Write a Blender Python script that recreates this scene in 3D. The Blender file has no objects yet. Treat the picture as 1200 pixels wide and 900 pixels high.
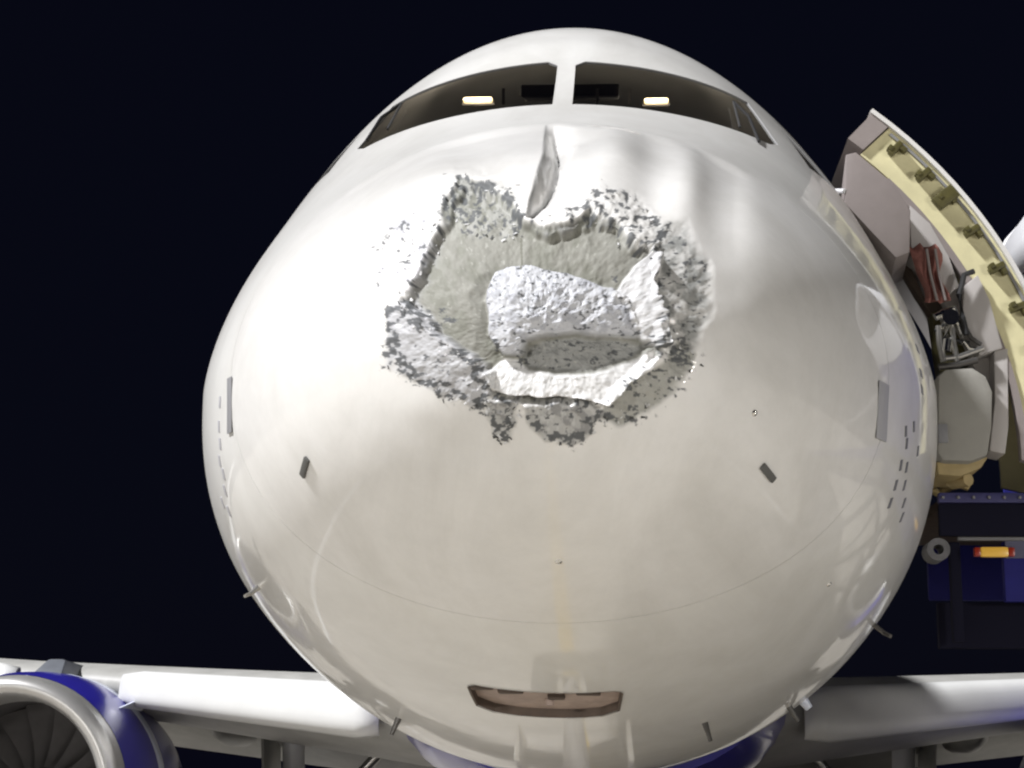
import bpy, bmesh, math, random
import numpy as np
from mathutils import Vector, Matrix

# ------------------------------------------------------------------ camera, sky, light, exposure
scene = bpy.context.scene
C = scene.collection
R = math.radians
FPX, D0, HCAM, DX = 2000.0, 5.0, 1.9, 0.20           # focal length in pixels of a 1200 wide picture, metres to the nose tip
PITCH, YAW, ROLL = R(12.8), math.atan(118 / 2000), R(0.6)
cam_d = bpy.data.cameras.new('camera')
cam_d.sensor_width = 36.0
cam_d.lens = 36.0 * FPX / 1200.0
cam_d.clip_end = 3000
cam = bpy.data.objects.new('camera', cam_d)
C.objects.link(cam)
cam.location = (DX, -D0, HCAM)
cam.rotation_euler = (Matrix.Rotation(YAW, 3, 'Z') @ Matrix.Rotation(R(90) + PITCH, 3, 'X') @ Matrix.Rotation(ROLL, 3, 'Z')).to_euler()
scene.camera = cam

SUN_DIR = Vector((-0.585, -0.28, 0.77)).normalized()    # towards the light
world = bpy.data.worlds.new('World')
scene.world = world
world.use_nodes = True
wn = world.node_tree.nodes
wl = world.node_tree.links
bgn = wn['Background']
sky = wn.new('ShaderNodeTexSky')
sky.sky_type = 'NISHITA'
sky.sun_disc = False
sky.sun_elevation = R(3.0)
sky.sun_rotation = math.atan2(SUN_DIR.x, SUN_DIR.y)
tint = wn.new('ShaderNodeMixRGB')
tint.blend_type = 'MIX'
tint.inputs[0].default_value = 0.93
tint.inputs[2].default_value = (0.36, 0.42, 1.15, 1)
wl.new(sky.outputs[0], tint.inputs[1])
wl.new(tint.outputs[0], bgn.inputs[0])
bgn.inputs[1].default_value = 0.0042

sun_d = bpy.data.lights.new('sun', 'SUN')
sun_d.energy = 5.0
sun_d.angle = R(4)
sun_d.color = (0.98, 0.98, 1.0)
sun = bpy.data.objects.new('sun', sun_d)
C.objects.link(sun)
sun.rotation_euler = SUN_DIR.to_track_quat('Z', 'Y').to_euler()

scene.view_settings.view_transform = 'Standard'
scene.view_settings.look = 'None'
scene.view_settings.exposure = 0.45
scene.cycles.filter_width = 2.2
scene.view_settings.gamma = 1.0
scene.view_settings.use_curve_mapping = False

random.seed(4)
rng = np.random.default_rng(4)

# ------------------------------------------------------------------ helpers
def tag(o, label=None, cat=None, group=None, kind=None):
    for k, v in (('label', label), ('category', cat), ('group', group), ('kind', kind)):
        if v:
            o[k] = v
    return o

def empty(name, loc=(0, 0, 0), parent=None):
    o = bpy.data.objects.new(name, None)
    o.empty_display_size = 0.2
    C.objects.link(o)
    o.location = loc
    o.parent = parent
    return o

class MB:
    def __init__(self):
        self.v, self.f = [], []
    def add(self, vs, fs):
        n = len(self.v)
        self.v += [tuple(p) for p in vs]
        self.f += [tuple(i + n for i in f) for f in fs]
        return self
    def box(self, c, s, rot=None):
        hx, hy, hz = s[0] / 2, s[1] / 2, s[2] / 2
        vs = [Vector((a * hx, b * hy, d * hz)) for a in (-1, 1) for b in (-1, 1) for d in (-1, 1)]
        if rot is not None:
            vs = [rot @ p for p in vs]
        vs = [p + Vector(c) for p in vs]
        return self.add(vs, [(0, 1, 3, 2), (4, 6, 7, 5), (0, 4, 5, 1), (2, 3, 7, 6), (0, 2, 6, 4), (1, 5, 7, 3)])
    def hexa(self, p):
        return self.add(p, [(0, 1, 2, 3), (7, 6, 5, 4), (0, 4, 5, 1), (1, 5, 6, 2), (2, 6, 7, 3), (3, 7, 4, 0)])
    def bar(self, a, b, r0, r1=None, n=10, caps=True):
        a, b = Vector(a), Vector(b)
        r1 = r0 if r1 is None else r1
        d = (b - a).normalized()
        q = d.to_track_quat('Z', 'Y').to_matrix()
        vs = []
        for p, r in ((a, r0), (b, r1)):
            for i in range(n):
                t = 2 * math.pi * i / n
                vs.append(p + q @ Vector((r * math.cos(t), r * math.sin(t), 0)))
        fs = [(i, (i + 1) % n, n + (i + 1) % n, n + i) for i in range(n)]
        if caps:
            fs += [tuple(range(n))[::-1], tuple(range(n, 2 * n))]
        return self.add(vs, fs)
    def tube(self, pts, r, n=8):
        pts = [Vector(p) for p in pts]
        vs, fs = [], []
        for k, p in enumerate(pts):
            d = (pts[min(k + 1, len(pts) - 1)] - pts[max(k - 1, 0)]).normalized()
            q = d.to_track_quat('Z', 'Y').to_matrix()
            rr = r[k] if isinstance(r, (list, tuple)) else r
            for i in range(n):
                t = 2 * math.pi * i / n
                vs.append(p + q @ Vector((rr * math.cos(t), rr * math.sin(t), 0)))
        for k in range(len(pts) - 1):
            for i in range(n):
                fs.append((k * n + i, k * n + (i + 1) % n, (k + 1) * n + (i + 1) % n, (k + 1) * n + i))
        fs += [tuple(range(n))[::-1], tuple(range(len(vs) - n, len(vs)))]
        return self.add(vs, fs)
    def lathe(self, prof, axis='Y', c=(0, 0, 0), n=64, closed=False):
        vs, fs = [], []
        m = len(prof)
        for (h, r) in prof:
            for i in range(n):
                t = 2 * math.pi * i / n
                if axis == 'Y':
                    p = (c[0] + r * math.cos(t), c[1] + h, c[2] + r * math.sin(t))
                elif axis == 'X':
                    p = (c[0] + h, c[1] + r * math.cos(t), c[2] + r * math.sin(t))
                else:
                    p = (c[0] + r * math.cos(t), c[1] + r * math.sin(t), c[2] + h)
                vs.append(p)
        last = m if closed else m - 1
        for k in range(last):
            k2 = (k + 1) % m
            for i in range(n):
                j = (i + 1) % n
                fs.append((k * n + i, k * n + j, k2 * n + j, k2 * n + i))
        return self.add(vs, fs)
    def grid(self, rows, thick=None):
        m, n = len(rows), len(rows[0])
        vs = [p for r in rows for p in r]
        fs = [(i * n + j, i * n + j + 1, (i + 1) * n + j + 1, (i + 1) * n + j) for i in range(m - 1) for j in range(n - 1)]
        return self.add(vs, fs)
    def build(self, name, mat, parent=None, smooth=None, bevel=0, origin=None):
        me = bpy.data.meshes.new(name)
        me.from_pydata([Vector(p) for p in self.v], [], self.f)
        me.validate()
        bm = bmesh.new()
        bm.from_mesh(me)
        bmesh.ops.recalc_face_normals(bm, faces=bm.faces)
        if bevel:
            es = [e for e in bm.edges if e.is_manifold and e.calc_face_angle(0) > R(35)]
            bmesh.ops.bevel(bm, geom=es, offset=bevel, segments=2, profile=0.6, affect='EDGES', clamp_overlap=True)
        bm.to_mesh(me)
        bm.free()
        o = bpy.data.objects.new(name, me)
        C.objects.link(o)
        o.parent = parent
        if mat:
            me.materials.append(M[mat])
        if smooth is not None or bevel:
            me.set_sharp_from_angle(angle=R(smooth or 40))
            me.polygons.foreach_set('use_smooth', [True] * len(me.polygons))
        return o

# ------------------------------------------------------------------ materials
M = {}
def mat(name, col, rough=0.5, metal=0.0, var=0.0, scale=4.0, bump=0.0, bscale=40.0, coat=0.0, emit=None, estr=0.0, spec=0.5):
    m = bpy.data.materials.new(name)
    m.use_nodes = True
    nt = m.node_tree
    b = nt.nodes['Principled BSDF']
    b.inputs['Base Color'].default_value = (*col, 1)
    b.inputs['Roughness'].default_value = rough
    b.inputs['Metallic'].default_value = metal
    b.inputs['Coat Weight'].default_value = coat
    b.inputs['Coat Roughness'].default_value = 0.12
    b.inputs['Specular IOR Level'].default_value = spec
    tc = nt.nodes.new('ShaderNodeTexCoord')
    if var:
        n = nt.nodes.new('ShaderNodeTexNoise')
        n.inputs['Scale'].default_value = scale
        n.inputs['Detail'].default_value = 6
        n.inputs['Roughness'].default_value = 0.65
        nt.links.new(tc.outputs['Object'], n.inputs['Vector'])
        r = nt.nodes.new('ShaderNodeValToRGB')
        r.color_ramp.elements[0].position = 0.3
        r.color_ramp.elements[1].position = 0.7
        r.color_ramp.elements[0].color = (*[c * (1 - var) for c in col], 1)
        r.color_ramp.elements[1].color = (*[min(1, c * (1 + var * 0.4)) for c in col], 1)
        nt.links.new(n.outputs['Fac'], r.inputs[0])
        nt.links.new(r.outputs[0], b.inputs['Base Color'])
    if bump:
        n2 = nt.nodes.new('ShaderNodeTexNoise')
        n2.inputs['Scale'].default_value = bscale
        n2.inputs['Detail'].default_value = 5
        nt.links.new(tc.outputs['Object'], n2.inputs['Vector'])
        bp = nt.nodes.new('ShaderNodeBump')
        bp.inputs['Strength'].default_value = bump
        bp.inputs['Distance'].default_value = 0.02
        nt.links.new(n2.outputs['Fac'], bp.inputs['Height'])
        nt.links.new(bp.outputs[0], b.inputs['Normal'])
    if emit:
        b.inputs['Emission Color'].default_value = (*emit, 1)
        b.inputs['Emission Strength'].default_value = estr
    M[name] = m
    return m

def skin_waves(m):
    nt = m.node_tree
    b = nt.nodes['Principled BSDF']
    tc = nt.nodes.new('ShaderNodeTexCoord')
    n = nt.nodes.new('ShaderNodeTexNoise')
    n.inputs['Scale'].default_value = 3.0; n.inputs['Detail'].default_value = 3
    nt.links.new(tc.outputs['Object'], n.inputs['Vector'])
    bp = nt.nodes.new('ShaderNodeBump'); bp.inputs['Strength'].default_value = 0.05; bp.inputs['Distance'].default_value = 0.02
    nt.links.new(n.outputs['Fac'], bp.inputs['Height'])
    nt.links.new(bp.outputs[0], b.inputs['Coat Normal']); nt.links.new(bp.outputs[0], b.inputs['Normal'])
    bc = b.inputs['Base Color'].links[0].from_socket
    d = nt.nodes.new('ShaderNodeTexNoise'); d.inputs['Scale'].default_value = 2.1; d.inputs['Detail'].default_value = 10; d.inputs['Roughness'].default_value = 0.68; d.inputs['Distortion'].default_value = 0.6
    mp = nt.nodes.new('ShaderNodeMapping'); mp.inputs['Scale'].default_value = (1.0, 0.5, 0.45)
    nt.links.new(tc.outputs['Object'], mp.inputs['Vector']); nt.links.new(mp.outputs[0], d.inputs['Vector'])
    dr = nt.nodes.new('ShaderNodeValToRGB')
    dr.color_ramp.elements[0].position = .32; dr.color_ramp.elements[0].color = (.885, .88, .865, 1)
    dr.color_ramp.elements[1].position = .60; dr.color_ramp.elements[1].color = (1.02, 1.02, 1.02, 1)
    nt.links.new(d.outputs['Fac'], dr.inputs[0])
    mu = nt.nodes.new('ShaderNodeMixRGB'); mu.blend_type = 'MULTIPLY'; mu.inputs[0].default_value = 1
    nt.links.new(bc, mu.inputs[1]); nt.links.new(dr.outputs[0], mu.inputs[2]); nt.links.new(mu.outputs[0], b.inputs['Base Color'])
    # patchy gloss where the clear coat is scuffed or dusty
    s = nt.nodes.new('ShaderNodeTexNoise'); s.inputs['Scale'].default_value = 5.5; s.inputs['Detail'].default_value = 9; s.inputs['Roughness'].default_value = 0.72
    nt.links.new(tc.outputs['Object'], s.inputs['Vector'])
    r = nt.nodes.new('ShaderNodeMapRange'); r.inputs['From Min'].default_value = .42; r.inputs['From Max'].default_value = .72; r.inputs['To Min'].default_value = .03; r.inputs['To Max'].default_value = .13
    nt.links.new(s.outputs['Fac'], r.inputs[0]); nt.links.new(r.outputs[0], b.inputs['Coat Roughness'])

WHITE = (0.72, 0.71, 0.69)
mat('white_paint', WHITE, 0.30, var=0.05, scale=1.5, coat=0.3)
mat('wing_white', (0.64, 0.64, 0.625), 0.35, var=0.06, scale=2.0)
mat('wing_grey', (0.36, 0.355, 0.335), 0.45, var=0.22, scale=2.5)
mat('pylon_grey', (0.15, 0.16, 0.18), 0.4, var=0.2)
mat('blue_paint', (0.026, 0.022, 0.30), 0.28, coat=0.5, var=0.1)
mat('stripe_white', (0.62, 0.66, 0.78), 0.3, coat=0.3)
mat('lip_metal', (0.66, 0.65, 0.63), 0.38, metal=0.75, var=0.08, scale=6)
mat('duct_dark', (0.08, 0.075, 0.075), 0.5, var=0.2)
mat('blade', (0.22, 0.21, 0.21), 0.4, metal=0.5, var=0.15)
mat('black', (0.012, 0.012, 0.013), 0.5)
mat('seal', (0.22, 0.22, 0.22), 0.6)
mat('rubber', (0.02, 0.02, 0.021), 0.8, var=0.2, scale=20)
mat('probe_metal', (0.10, 0.095, 0.09), 0.4, metal=0.6)
mat('steel', (0.42, 0.41, 0.39), 0.3, metal=0.9, var=0.1, scale=15)
mat('chrome', (0.75, 0.74, 0.70), 0.14, metal=1.0)
mat('grey_plate', (0.22, 0.22, 0.23), 0.5)
mat('fitting_grey', (0.09, 0.09, 0.085), 0.5)
mat('port_grey', (0.36, 0.36, 0.38), 0.45)
mat('mark_ink', (0.13, 0.13, 0.15), 0.6)
mat('cream_primer', (0.74, 0.69, 0.42), 0.5, var=0.12, scale=8)
mat('fitting', (0.085, 0.075, 0.02), 0.5, var=0.3, scale=30)
mat('lining', (0.27, 0.235, 0.225), 0.6, var=0.08, scale=10)
mat('pale_panel', (0.46, 0.435, 0.42), 0.5, var=0.05)
mat('slide_cover', (0.32, 0.31, 0.28), 0.6, var=0.08, scale=5, bump=0.15, bscale=14)
mat('red_fabric', (0.30, 0.125, 0.105), 0.8, var=0.25, scale=25, bump=0.3)
mat('tan', (0.40, 0.31, 0.15), 0.6, var=0.2, scale=12)
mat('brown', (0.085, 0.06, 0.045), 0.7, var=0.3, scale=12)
mat('recess_brown', (0.38, 0.295, 0.255), 0.6, var=0.25, scale=14)
mat('stair_blue', (0.018, 0.018, 0.17), 0.6, var=0.2, spec=0.25)
mat('stair_dark', (0.010, 0.010, 0.022), 0.9, spec=0.15)
mat('stair_white', (0.7, 0.7, 0.72), 0.4)
mat('deck_trim', (0.05, 0.05, 0.16), 0.5, var=0.2, scale=10)
mat('bumper_grey', (0.16, 0.16, 0.17), 0.6, var=0.3, scale=20)
mat('stripe_dull', (0.10, 0.10, 0.17), 0.5, var=0.2)
mat('amber', (0.8, 0.48, 0.08), 0.3, emit=(1.0, 0.55, 0.06), estr=0.1)
mat('red_lens', (0.35, 0.03, 0.01), 0.3)
mat('dome_lamp', (0.9, 0.8, 0.6), 0.4, emit=(1.0, 0.72, 0.36), estr=1.6)
mat('cockpit_trim', (0.085, 0.08, 0.075), 0.7, var=0.2, scale=6)
mat('cockpit_dark', (0.03, 0.028, 0.027), 0.8)
mat('seat_fabric', (0.06, 0.06, 0.07), 0.9)
mat('lamp_face', (0.9, 0.9, 0.85), 0.3, emit=(1.0, 0.95, 0.85), estr=6.0)
mat('yellow_line', (0.55, 0.36, 0.03), 0.7, var=0.2, scale=6)
mat('white_line', (0.72, 0.71, 0.68), 0.7, var=0.15, scale=6)

# fuselage paint: white with a deep blue belly behind the nose
def fuselage_material():
    m = mat('fuselage_paint', WHITE, 0.42, coat=0.6)
    m.node_tree.nodes['Principled BSDF'].inputs['Coat Roughness'].default_value = 0.035
    nt = m.node_tree
    b = nt.nodes['Principled BSDF']
    tc = nt.nodes.new('ShaderNodeTexCoord')
    sp = nt.nodes.new('ShaderNodeSeparateXYZ')
    nt.links.new(tc.outputs['Object'], sp.inputs[0])
    def math_(op, a, bb):
        n = nt.nodes.new('ShaderNodeMath')
        n.operation = op
        for i, s in enumerate((a, bb)):
            if isinstance(s, (int, float)):
                n.inputs[i].default_value = s
            else:
                nt.links.new(s, n.inputs[i])
        return n.outputs[0]
    lim = math_('MINIMUM', math_('ADD', math_('MULTIPLY', math_('SUBTRACT', sp.outputs[1], 4.6), 0.45), 1.9), 2.95)
    isblue = math_('LESS_THAN', sp.outputs[2], lim)
    nz = nt.nodes.new('ShaderNodeTexNoise')
    nz.inputs['Scale'].default_value = 1.3
    nz.inputs['Detail'].default_value = 8
    nz.inputs['Roughness'].default_value = 0.7
    nt.links.new(tc.outputs['Object'], nz.inputs['Vector'])
    rp = nt.nodes.new('ShaderNodeValToRGB')
    rp.color_ramp.elements[0].position = 0.25
    rp.color_ramp.elements[1].position = 0.75
    rp.color_ramp.elements[0].color = (0.65, 0.64, 0.62, 1)
    rp.color_ramp.elements[1].color = (0.75, 0.745, 0.72, 1)
    nt.links.new(nz.outputs['Fac'], rp.inputs[0])
    mx = nt.nodes.new('ShaderNodeMixRGB')
    nt.links.new(isblue, mx.inputs[0])
    nt.links.new(rp.outputs[0], mx.inputs[1])
    mx.inputs[2].default_value = (0.014, 0.016, 0.15, 1)
    nt.links.new(mx.outputs[0], b.inputs['Base Color'])
fuselage_material()

skin_waves(M['fuselage_paint'])

def radome_material():
    m = mat('radome_paint', WHITE, 0.30, coat=0.3)
    m.node_tree.nodes['Principled BSDF'].inputs['Coat Roughness'].default_value = 0.05
    nt = m.node_tree
    b = nt.nodes['Principled BSDF']
    at_ = nt.nodes.new('ShaderNodeAttribute')
    at_.attribute_name = 'wear'
    tc = nt.nodes.new('ShaderNodeTexCoord')
    nz = nt.nodes.new('ShaderNodeTexNoise')
    nz.inputs['Scale'].default_value = 9
    nz.inputs['Detail'].default_value = 9
    nz.inputs['Roughness'].default_value = 0.75
    nt.links.new(tc.outputs['Object'], nz.inputs['Vector'])
    rp = nt.nodes.new('ShaderNodeValToRGB')
    rp.color_ramp.elements[0].position = 0.25
    rp.color_ramp.elements[1].position = 0.75
    rp.color_ramp.elements[0].color = (0.93, 0.93, 0.93, 1)
    rp.color_ramp.elements[1].color = (1.03, 1.03, 1.03, 1)
    nt.links.new(nz.outputs['Fac'], rp.inputs[0])
    mx = nt.nodes.new('ShaderNodeMixRGB')
    mx.blend_type = 'MULTIPLY'
    mx.inputs[0].default_value = 1
    nt.links.new(at_.outputs['Color'], mx.inputs[1])
    nt.links.new(rp.outputs[0], mx.inputs[2])
    nt.links.new(mx.outputs[0], b.inputs['Base Color'])
    rr = nt.nodes.new('ShaderNodeMapRange')
    rr.inputs['To Min'].default_value = 0.75
    rr.inputs['To Max'].default_value = 0.42
    nt.links.new(at_.outputs['Alpha'], rr.inputs[0])
    nt.links.new(rr.outputs[0], b.inputs['Roughness'])
    cw = nt.nodes.new('ShaderNodeMath'); cw.operation = 'MULTIPLY'; cw.inputs[1].default_value = 0.6
    nt.links.new(at_.outputs['Alpha'], cw.inputs[0]); nt.links.new(cw.outputs[0], b.inputs['Coat Weight'])
radome_material()

skin_waves(M['radome_paint'])

def glass_material():
    m = bpy.data.materials.new('cockpit_glass')
    m.use_nodes = True
    nt = m.node_tree
    nt.nodes.clear()
    out = nt.nodes.new('ShaderNodeOutputMaterial')
    tr = nt.nodes.new('ShaderNodeBsdfTransparent')
    tr.inputs[0].default_value = (0.62, 0.62, 0.60, 1)
    gl = nt.nodes.new('ShaderNodeBsdfGlossy')
    gl.inputs['Roughness'].default_value = 0.05
    lw = nt.nodes.new('ShaderNodeLayerWeight')
    lw.inputs[0].default_value = 0.25
    mx = nt.nodes.new('ShaderNodeMixShader')
    nt.links.new(lw.outputs['Fresnel'], mx.inputs[0])
    nt.links.new(tr.outputs[0], mx.inputs[1])
    nt.links.new(gl.outputs[0], mx.inputs[2])
    nt.links.new(mx.outputs[0], out.inputs[0])
    M['cockpit_glass'] = m
glass_material()

def apron_material():
    m = mat('apron_concrete', (0.30, 0.285, 0.26), 0.8)
    nt = m.node_tree
    b = nt.nodes['Principled BSDF']
    tc = nt.nodes.new('ShaderNodeTexCoord')
    br = nt.nodes.new('ShaderNodeTexBrick')
    br.offset = 0.0
    br.inputs['Scale'].default_value = 1.0
    br.inputs['Brick Width'].default_value = 6.0
    br.inputs['Row Height'].default_value = 6.0
    br.inputs['Mortar Size'].default_value = 0.02
    br.inputs['Color1'].default_value = (0.365, 0.34, 0.295, 1)
    br.inputs['Color2'].default_value = (0.325, 0.30, 0.26, 1)
    br.inputs['Mortar'].default_value = (0.05, 0.05, 0.05, 1)
    nt.links.new(tc.outputs['Object'], br.inputs['Vector'])
    nz = nt.nodes.new('ShaderNodeTexNoise')
    nz.inputs['Scale'].default_value = 0.6
    nz.inputs['Detail'].default_value = 8
    nt.links.new(tc.outputs['Object'], nz.inputs['Vector'])
    rp = nt.nodes.new('ShaderNodeValToRGB')
    rp.color_ramp.elements[0].position = 0.3
    rp.color_ramp.elements[0].color = (0.7, 0.7, 0.7, 1)
    rp.color_ramp.elements[1].position = 0.65
    rp.color_ramp.elements[1].color = (1.1, 1.1, 1.1, 1)
    nt.links.new(nz.outputs['Fac'], rp.inputs[0])
    mx = nt.nodes.new('ShaderNodeMixRGB')
    mx.blend_type = 'MULTIPLY'
    mx.inputs[0].default_value = 1
    nt.links.new(br.outputs['Color'], mx.inputs[1])
    nt.links.new(rp.outputs[0], mx.inputs[2])
    nt.links.new(mx.outputs[0], b.inputs['Base Color'])
apron_material()

# ------------------------------------------------------------------ the shape of the nose and fuselage
def pchip(x, y, xi):
    x = np.asarray(x, float); y = np.asarray(y, float); xi = np.asarray(xi, float)
    h = np.diff(x); d = np.diff(y) / h
    m = np.zeros_like(x)
    for i in range(1, len(x) - 1):
        if d[i - 1] * d[i] > 0:
            w1 = 2 * h[i] + h[i - 1]; w2 = h[i] + 2 * h[i - 1]
            m[i] = (w1 + w2) / (w1 / d[i - 1] + w2 / d[i])
    m[0] = d[0] + (d[0] - d[1]) * 0.3
    k = np.clip(np.searchsorted(x, xi) - 1, 0, len(x) - 2)
    t = np.clip((xi - x[k]) / h[k], 0, 1)
    return ((2*t**3 - 3*t**2 + 1) * y[k] + (t**3 - 2*t**2 + t) * h[k] * m[k]
            + (-2*t**3 + 3*t**2) * y[k + 1] + (t**3 - t**2) * h[k] * m[k + 1])

HY = np.sqrt([0, .1, .3, .6, 1, 1.5, 2, 2.5, 3, 4, 5, 6, 25, 30, 36, 37])
HW = [0, .37, .64, .90, 1.14, 1.365, 1.525, 1.645, 1.74, 1.87, 1.945, 1.975, 1.975, 1.6, .45, .2]
HB = [3.22, 2.94, 2.73, 2.555, 2.40, 2.265, 2.165, 2.08, 2.02, 1.93, 1.875, 1.86, 1.86, 2.8, 4.7, 5.0]
HM = [3.22, 3.22, 3.23, 3.25, 3.30, 3.36, 3.45, 3.55, 3.65, 3.82, 3.90, 3.93, 3.93, 4.3, 5.2, 5.3]
TY = np.sqrt([0, .1, .3, .6, 1, 1.4, 1.8, 2.2, 2.5, 2.9, 3.3, 3.7, 4.5, 6, 25, 36, 37])
HT = [3.22, 3.51, 3.75, 3.985, 4.21, 4.43, 4.665, 4.935, 5.16, 5.46, 5.70, 5.84, 5.97, 6.0, 6.0, 5.8, 5.5]
def hull(y, th):
    y = np.asarray(y, float)
    q = np.sqrt(np.maximum(y, 0))
    w = pchip(HY, HW, q); zt = pchip(TY, HT, q); zb = pchip(HY, HB, q); zm = pchip(HY, HM, q)
    eu = pchip([0, .7, 1.4, 1.75, 2.1, 2.6, 7], [1, 1, 1.22, 1.45, 1.35, 1.02, 1.02], q)
    el = pchip([0, .5, 1.2, 2, 2.6, 7], [1, .98, .85, .80, .90, .95], q)
    c = np.sin(th); k = np.cos(th); ak = np.abs(k)
    return w * c, np.where(k > 0, zm + (zt - zm) * ak**eu, zm - (zm - zb) * ak**el)

def project(x, y, z):
    X = x - DX; Yv = y + D0; Z = z - HCAM
    c, s = math.cos(YAW), math.sin(YAW)
    Xr = X * c + Yv * s; Yr = -X * s + Yv * c
    c, s = math.cos(PITCH), math.sin(PITCH)
    d = Yr * c + Z * s; u = -Yr * s + Z * c
    a, b = FPX * Xr / d, -FPX * u / d
    c, s = math.cos(ROLL), math.sin(ROLL)
    return 600 + a * c - b * s, 450 + a * s + b * c, d

CAMM = cam.rotation_euler.to_matrix()
def at(u, v, y):
    d = CAMM @ Vector(((u - 600) / FPX, (450 - v) / FPX, -1))
    return Vector((DX, -D0, HCAM)) + d * ((y + D0) / d.y)

_gy, _gt = np.meshgrid(np.linspace(0.05, 2.45, 500)**2, np.linspace(-math.pi, math.pi, 900), indexing='ij')
_gx, _gz = hull(_gy, _gt)
_gu, _gv, _gd = project(_gx, _gy, _gz)
def hull_point(y, t):
    x, z = hull(y, t)
    return Vector((float(x), float(y), float(z)))
def hull_normal(y, t):
    a = hull_point(y + .01, t) - hull_point(max(y - .01, 1e-4), t)
    b = hull_point(y, t + .01) - hull_point(y, t - .01)
    n = a.cross(b).normalized()
    p = hull_point(y, t)
    if n.dot(p - Vector((0, y + 0.8, 3.6))) < 0:
        n = -n
    return n
def on_hull(u, v):
    """point and outward normal of the skin where the sight line through a photo pixel first meets it"""
    dist = (_gu - u)**2 + (_gv - v)**2
    cost = np.where(dist < 25, _gd * 4 + dist * .02, 1e6 + dist)
    i = np.unravel_index(cost.argmin(), cost.shape)
    y, t = float(_gy[i]), float(_gt[i])
    return hull_point(y, t), hull_normal(y, t)
def frame_at(u, v):
    p, n = on_hull(u, v)
    up = Vector((0, 0, 1))
    a = up.cross(n).normalized()
    b = n.cross(a)
    return p, Matrix((a, b, n)).transposed(), n

# ------------------------------------------------------------------ setting: apron and painted lines
def plane_obj(name, x0, x1, y0, y1, z, m):
    o = MB().add([(x0, y0, z), (x1, y0, z), (x1, y1, z), (x0, y1, z)], [(0, 1, 2, 3)]).build(name, m)
    return tag(o, kind='structure')
plane_obj('apron', -600, 600, -600, 600, 0, 'apron_concrete')
plane_obj('taxi_line', -0.08, 0.08, -40, 60, 0.004, 'yellow_line')
for sx in (-1, 1):
    plane_obj('stand_line', sx * 4.6 - 0.1, sx * 4.6 + 0.1, -12, 40, 0.004, 'white_line')

# ------------------------------------------------------------------ airliner
plane = empty('airliner', (0, 0, 0))
tag(plane, 'white airliner with a crushed torn nose, dark cockpit windows and blue belly', 'aircraft')

def seam_y(th):
    y = np.full_like(np.asarray(th, float), 1.15)
    for _ in range(30):
        x, z = hull(y, th)
        y = 0.5 * y + 0.5 * (1.17 + 0.19 * (z - 3.4))
    return y

# ---- fuselage skin
NT = 288
ths = np.linspace(-math.pi, math.pi, NT, endpoint=False) + math.pi / NT
sy = seam_y(ths)
tt = np.concatenate([np.linspace(0, 1, 150)**1.15 * 5.2, 5.2 + np.linspace(0, 1, 30)[1:]**1.1 * 30.6])
LEN = 37.0
rows = []
for t in tt:
    y = sy + 0.002 + t * (LEN - 1.2) / 35.8 * (1 - (sy - sy.min()) / 35.8)
    x, z = hull(y, ths)
    rows.append(np.stack([x, y, z], 1))
fv = np.concatenate(rows)
ff = [(k * NT + i, k * NT + (i + 1) % NT, (k + 1) * NT + (i + 1) % NT, (k + 1) * NT + i) for k in range(len(rows) - 1) for i in range(NT)]
# inward lip of the seam
lip0 = len(fv)
lipv = rows[0].copy(); cc = np.array([0, 1.2, 3.35]); lipv = lipv + (cc - lipv) * 0.035 + np.array([0, 0.03, 0])
fv = np.concatenate([fv, lipv])
ff += [(lip0 + i, lip0 + (i + 1) % NT, (i + 1) % NT, i) for i in range(NT)]
ff.append(tuple(range((len(rows) - 1) * NT, len(rows) * NT)))
me = bpy.data.meshes.new('fuselage')
me.from_pydata(fv.tolist(), [], ff)
bm = bmesh.new(); bm.from_mesh(me)
bmesh.ops.recalc_face_normals(bm, faces=bm.faces)

def cut_opening(bm, planes, inside_box, depth, close_floor=False):
    """cuts a hole bounded by planes (co, outward normal); returns the removed patch as points and faces and its rim"""
    (x0, x1), (y0, y1), (z0, z1) = inside_box
    def inbox(p):
        return x0 <= p.x <= x1 and y0 <= p.y <= y1 and z0 <= p.z <= z1
    for co, no in planes:
        fs = [f for f in bm.faces if inbox(f.calc_center_median())]
        geom = set(fs)
        for f in fs:
            geom.update(f.edges); geom.update(f.verts)
        bmesh.ops.bisect_plane(bm, geom=list(geom), dist=1e-5, plane_co=co, plane_no=no)
    fs = []
    for f in bm.faces:
        c = f.calc_center_median()
        if inbox(c) and all((c - Vector(co)).dot(Vector(no)) < 0 for co, no in planes):
            fs.append(f)
    fset = set(fs)
    vs = list({v for f in fs for v in f.verts})
    idx = {v: i for i, v in enumerate(vs)}
    P = [v.co.copy() for v in vs]
    N = [v.normal.copy() for v in vs]
    F = [[idx[v] for v in f.verts] for f in fs]
    E = []
    for f in fs:
        for l in f.loops:
            e = l.edge
            if sum(1 for g in e.link_faces if g in fset) == 1:
                E.append((idx[l.vert], idx[l.link_loop_next.vert]))
    bmesh.ops.delete(bm, geom=fs, context='FACES')
    return P, N, F, E

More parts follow.
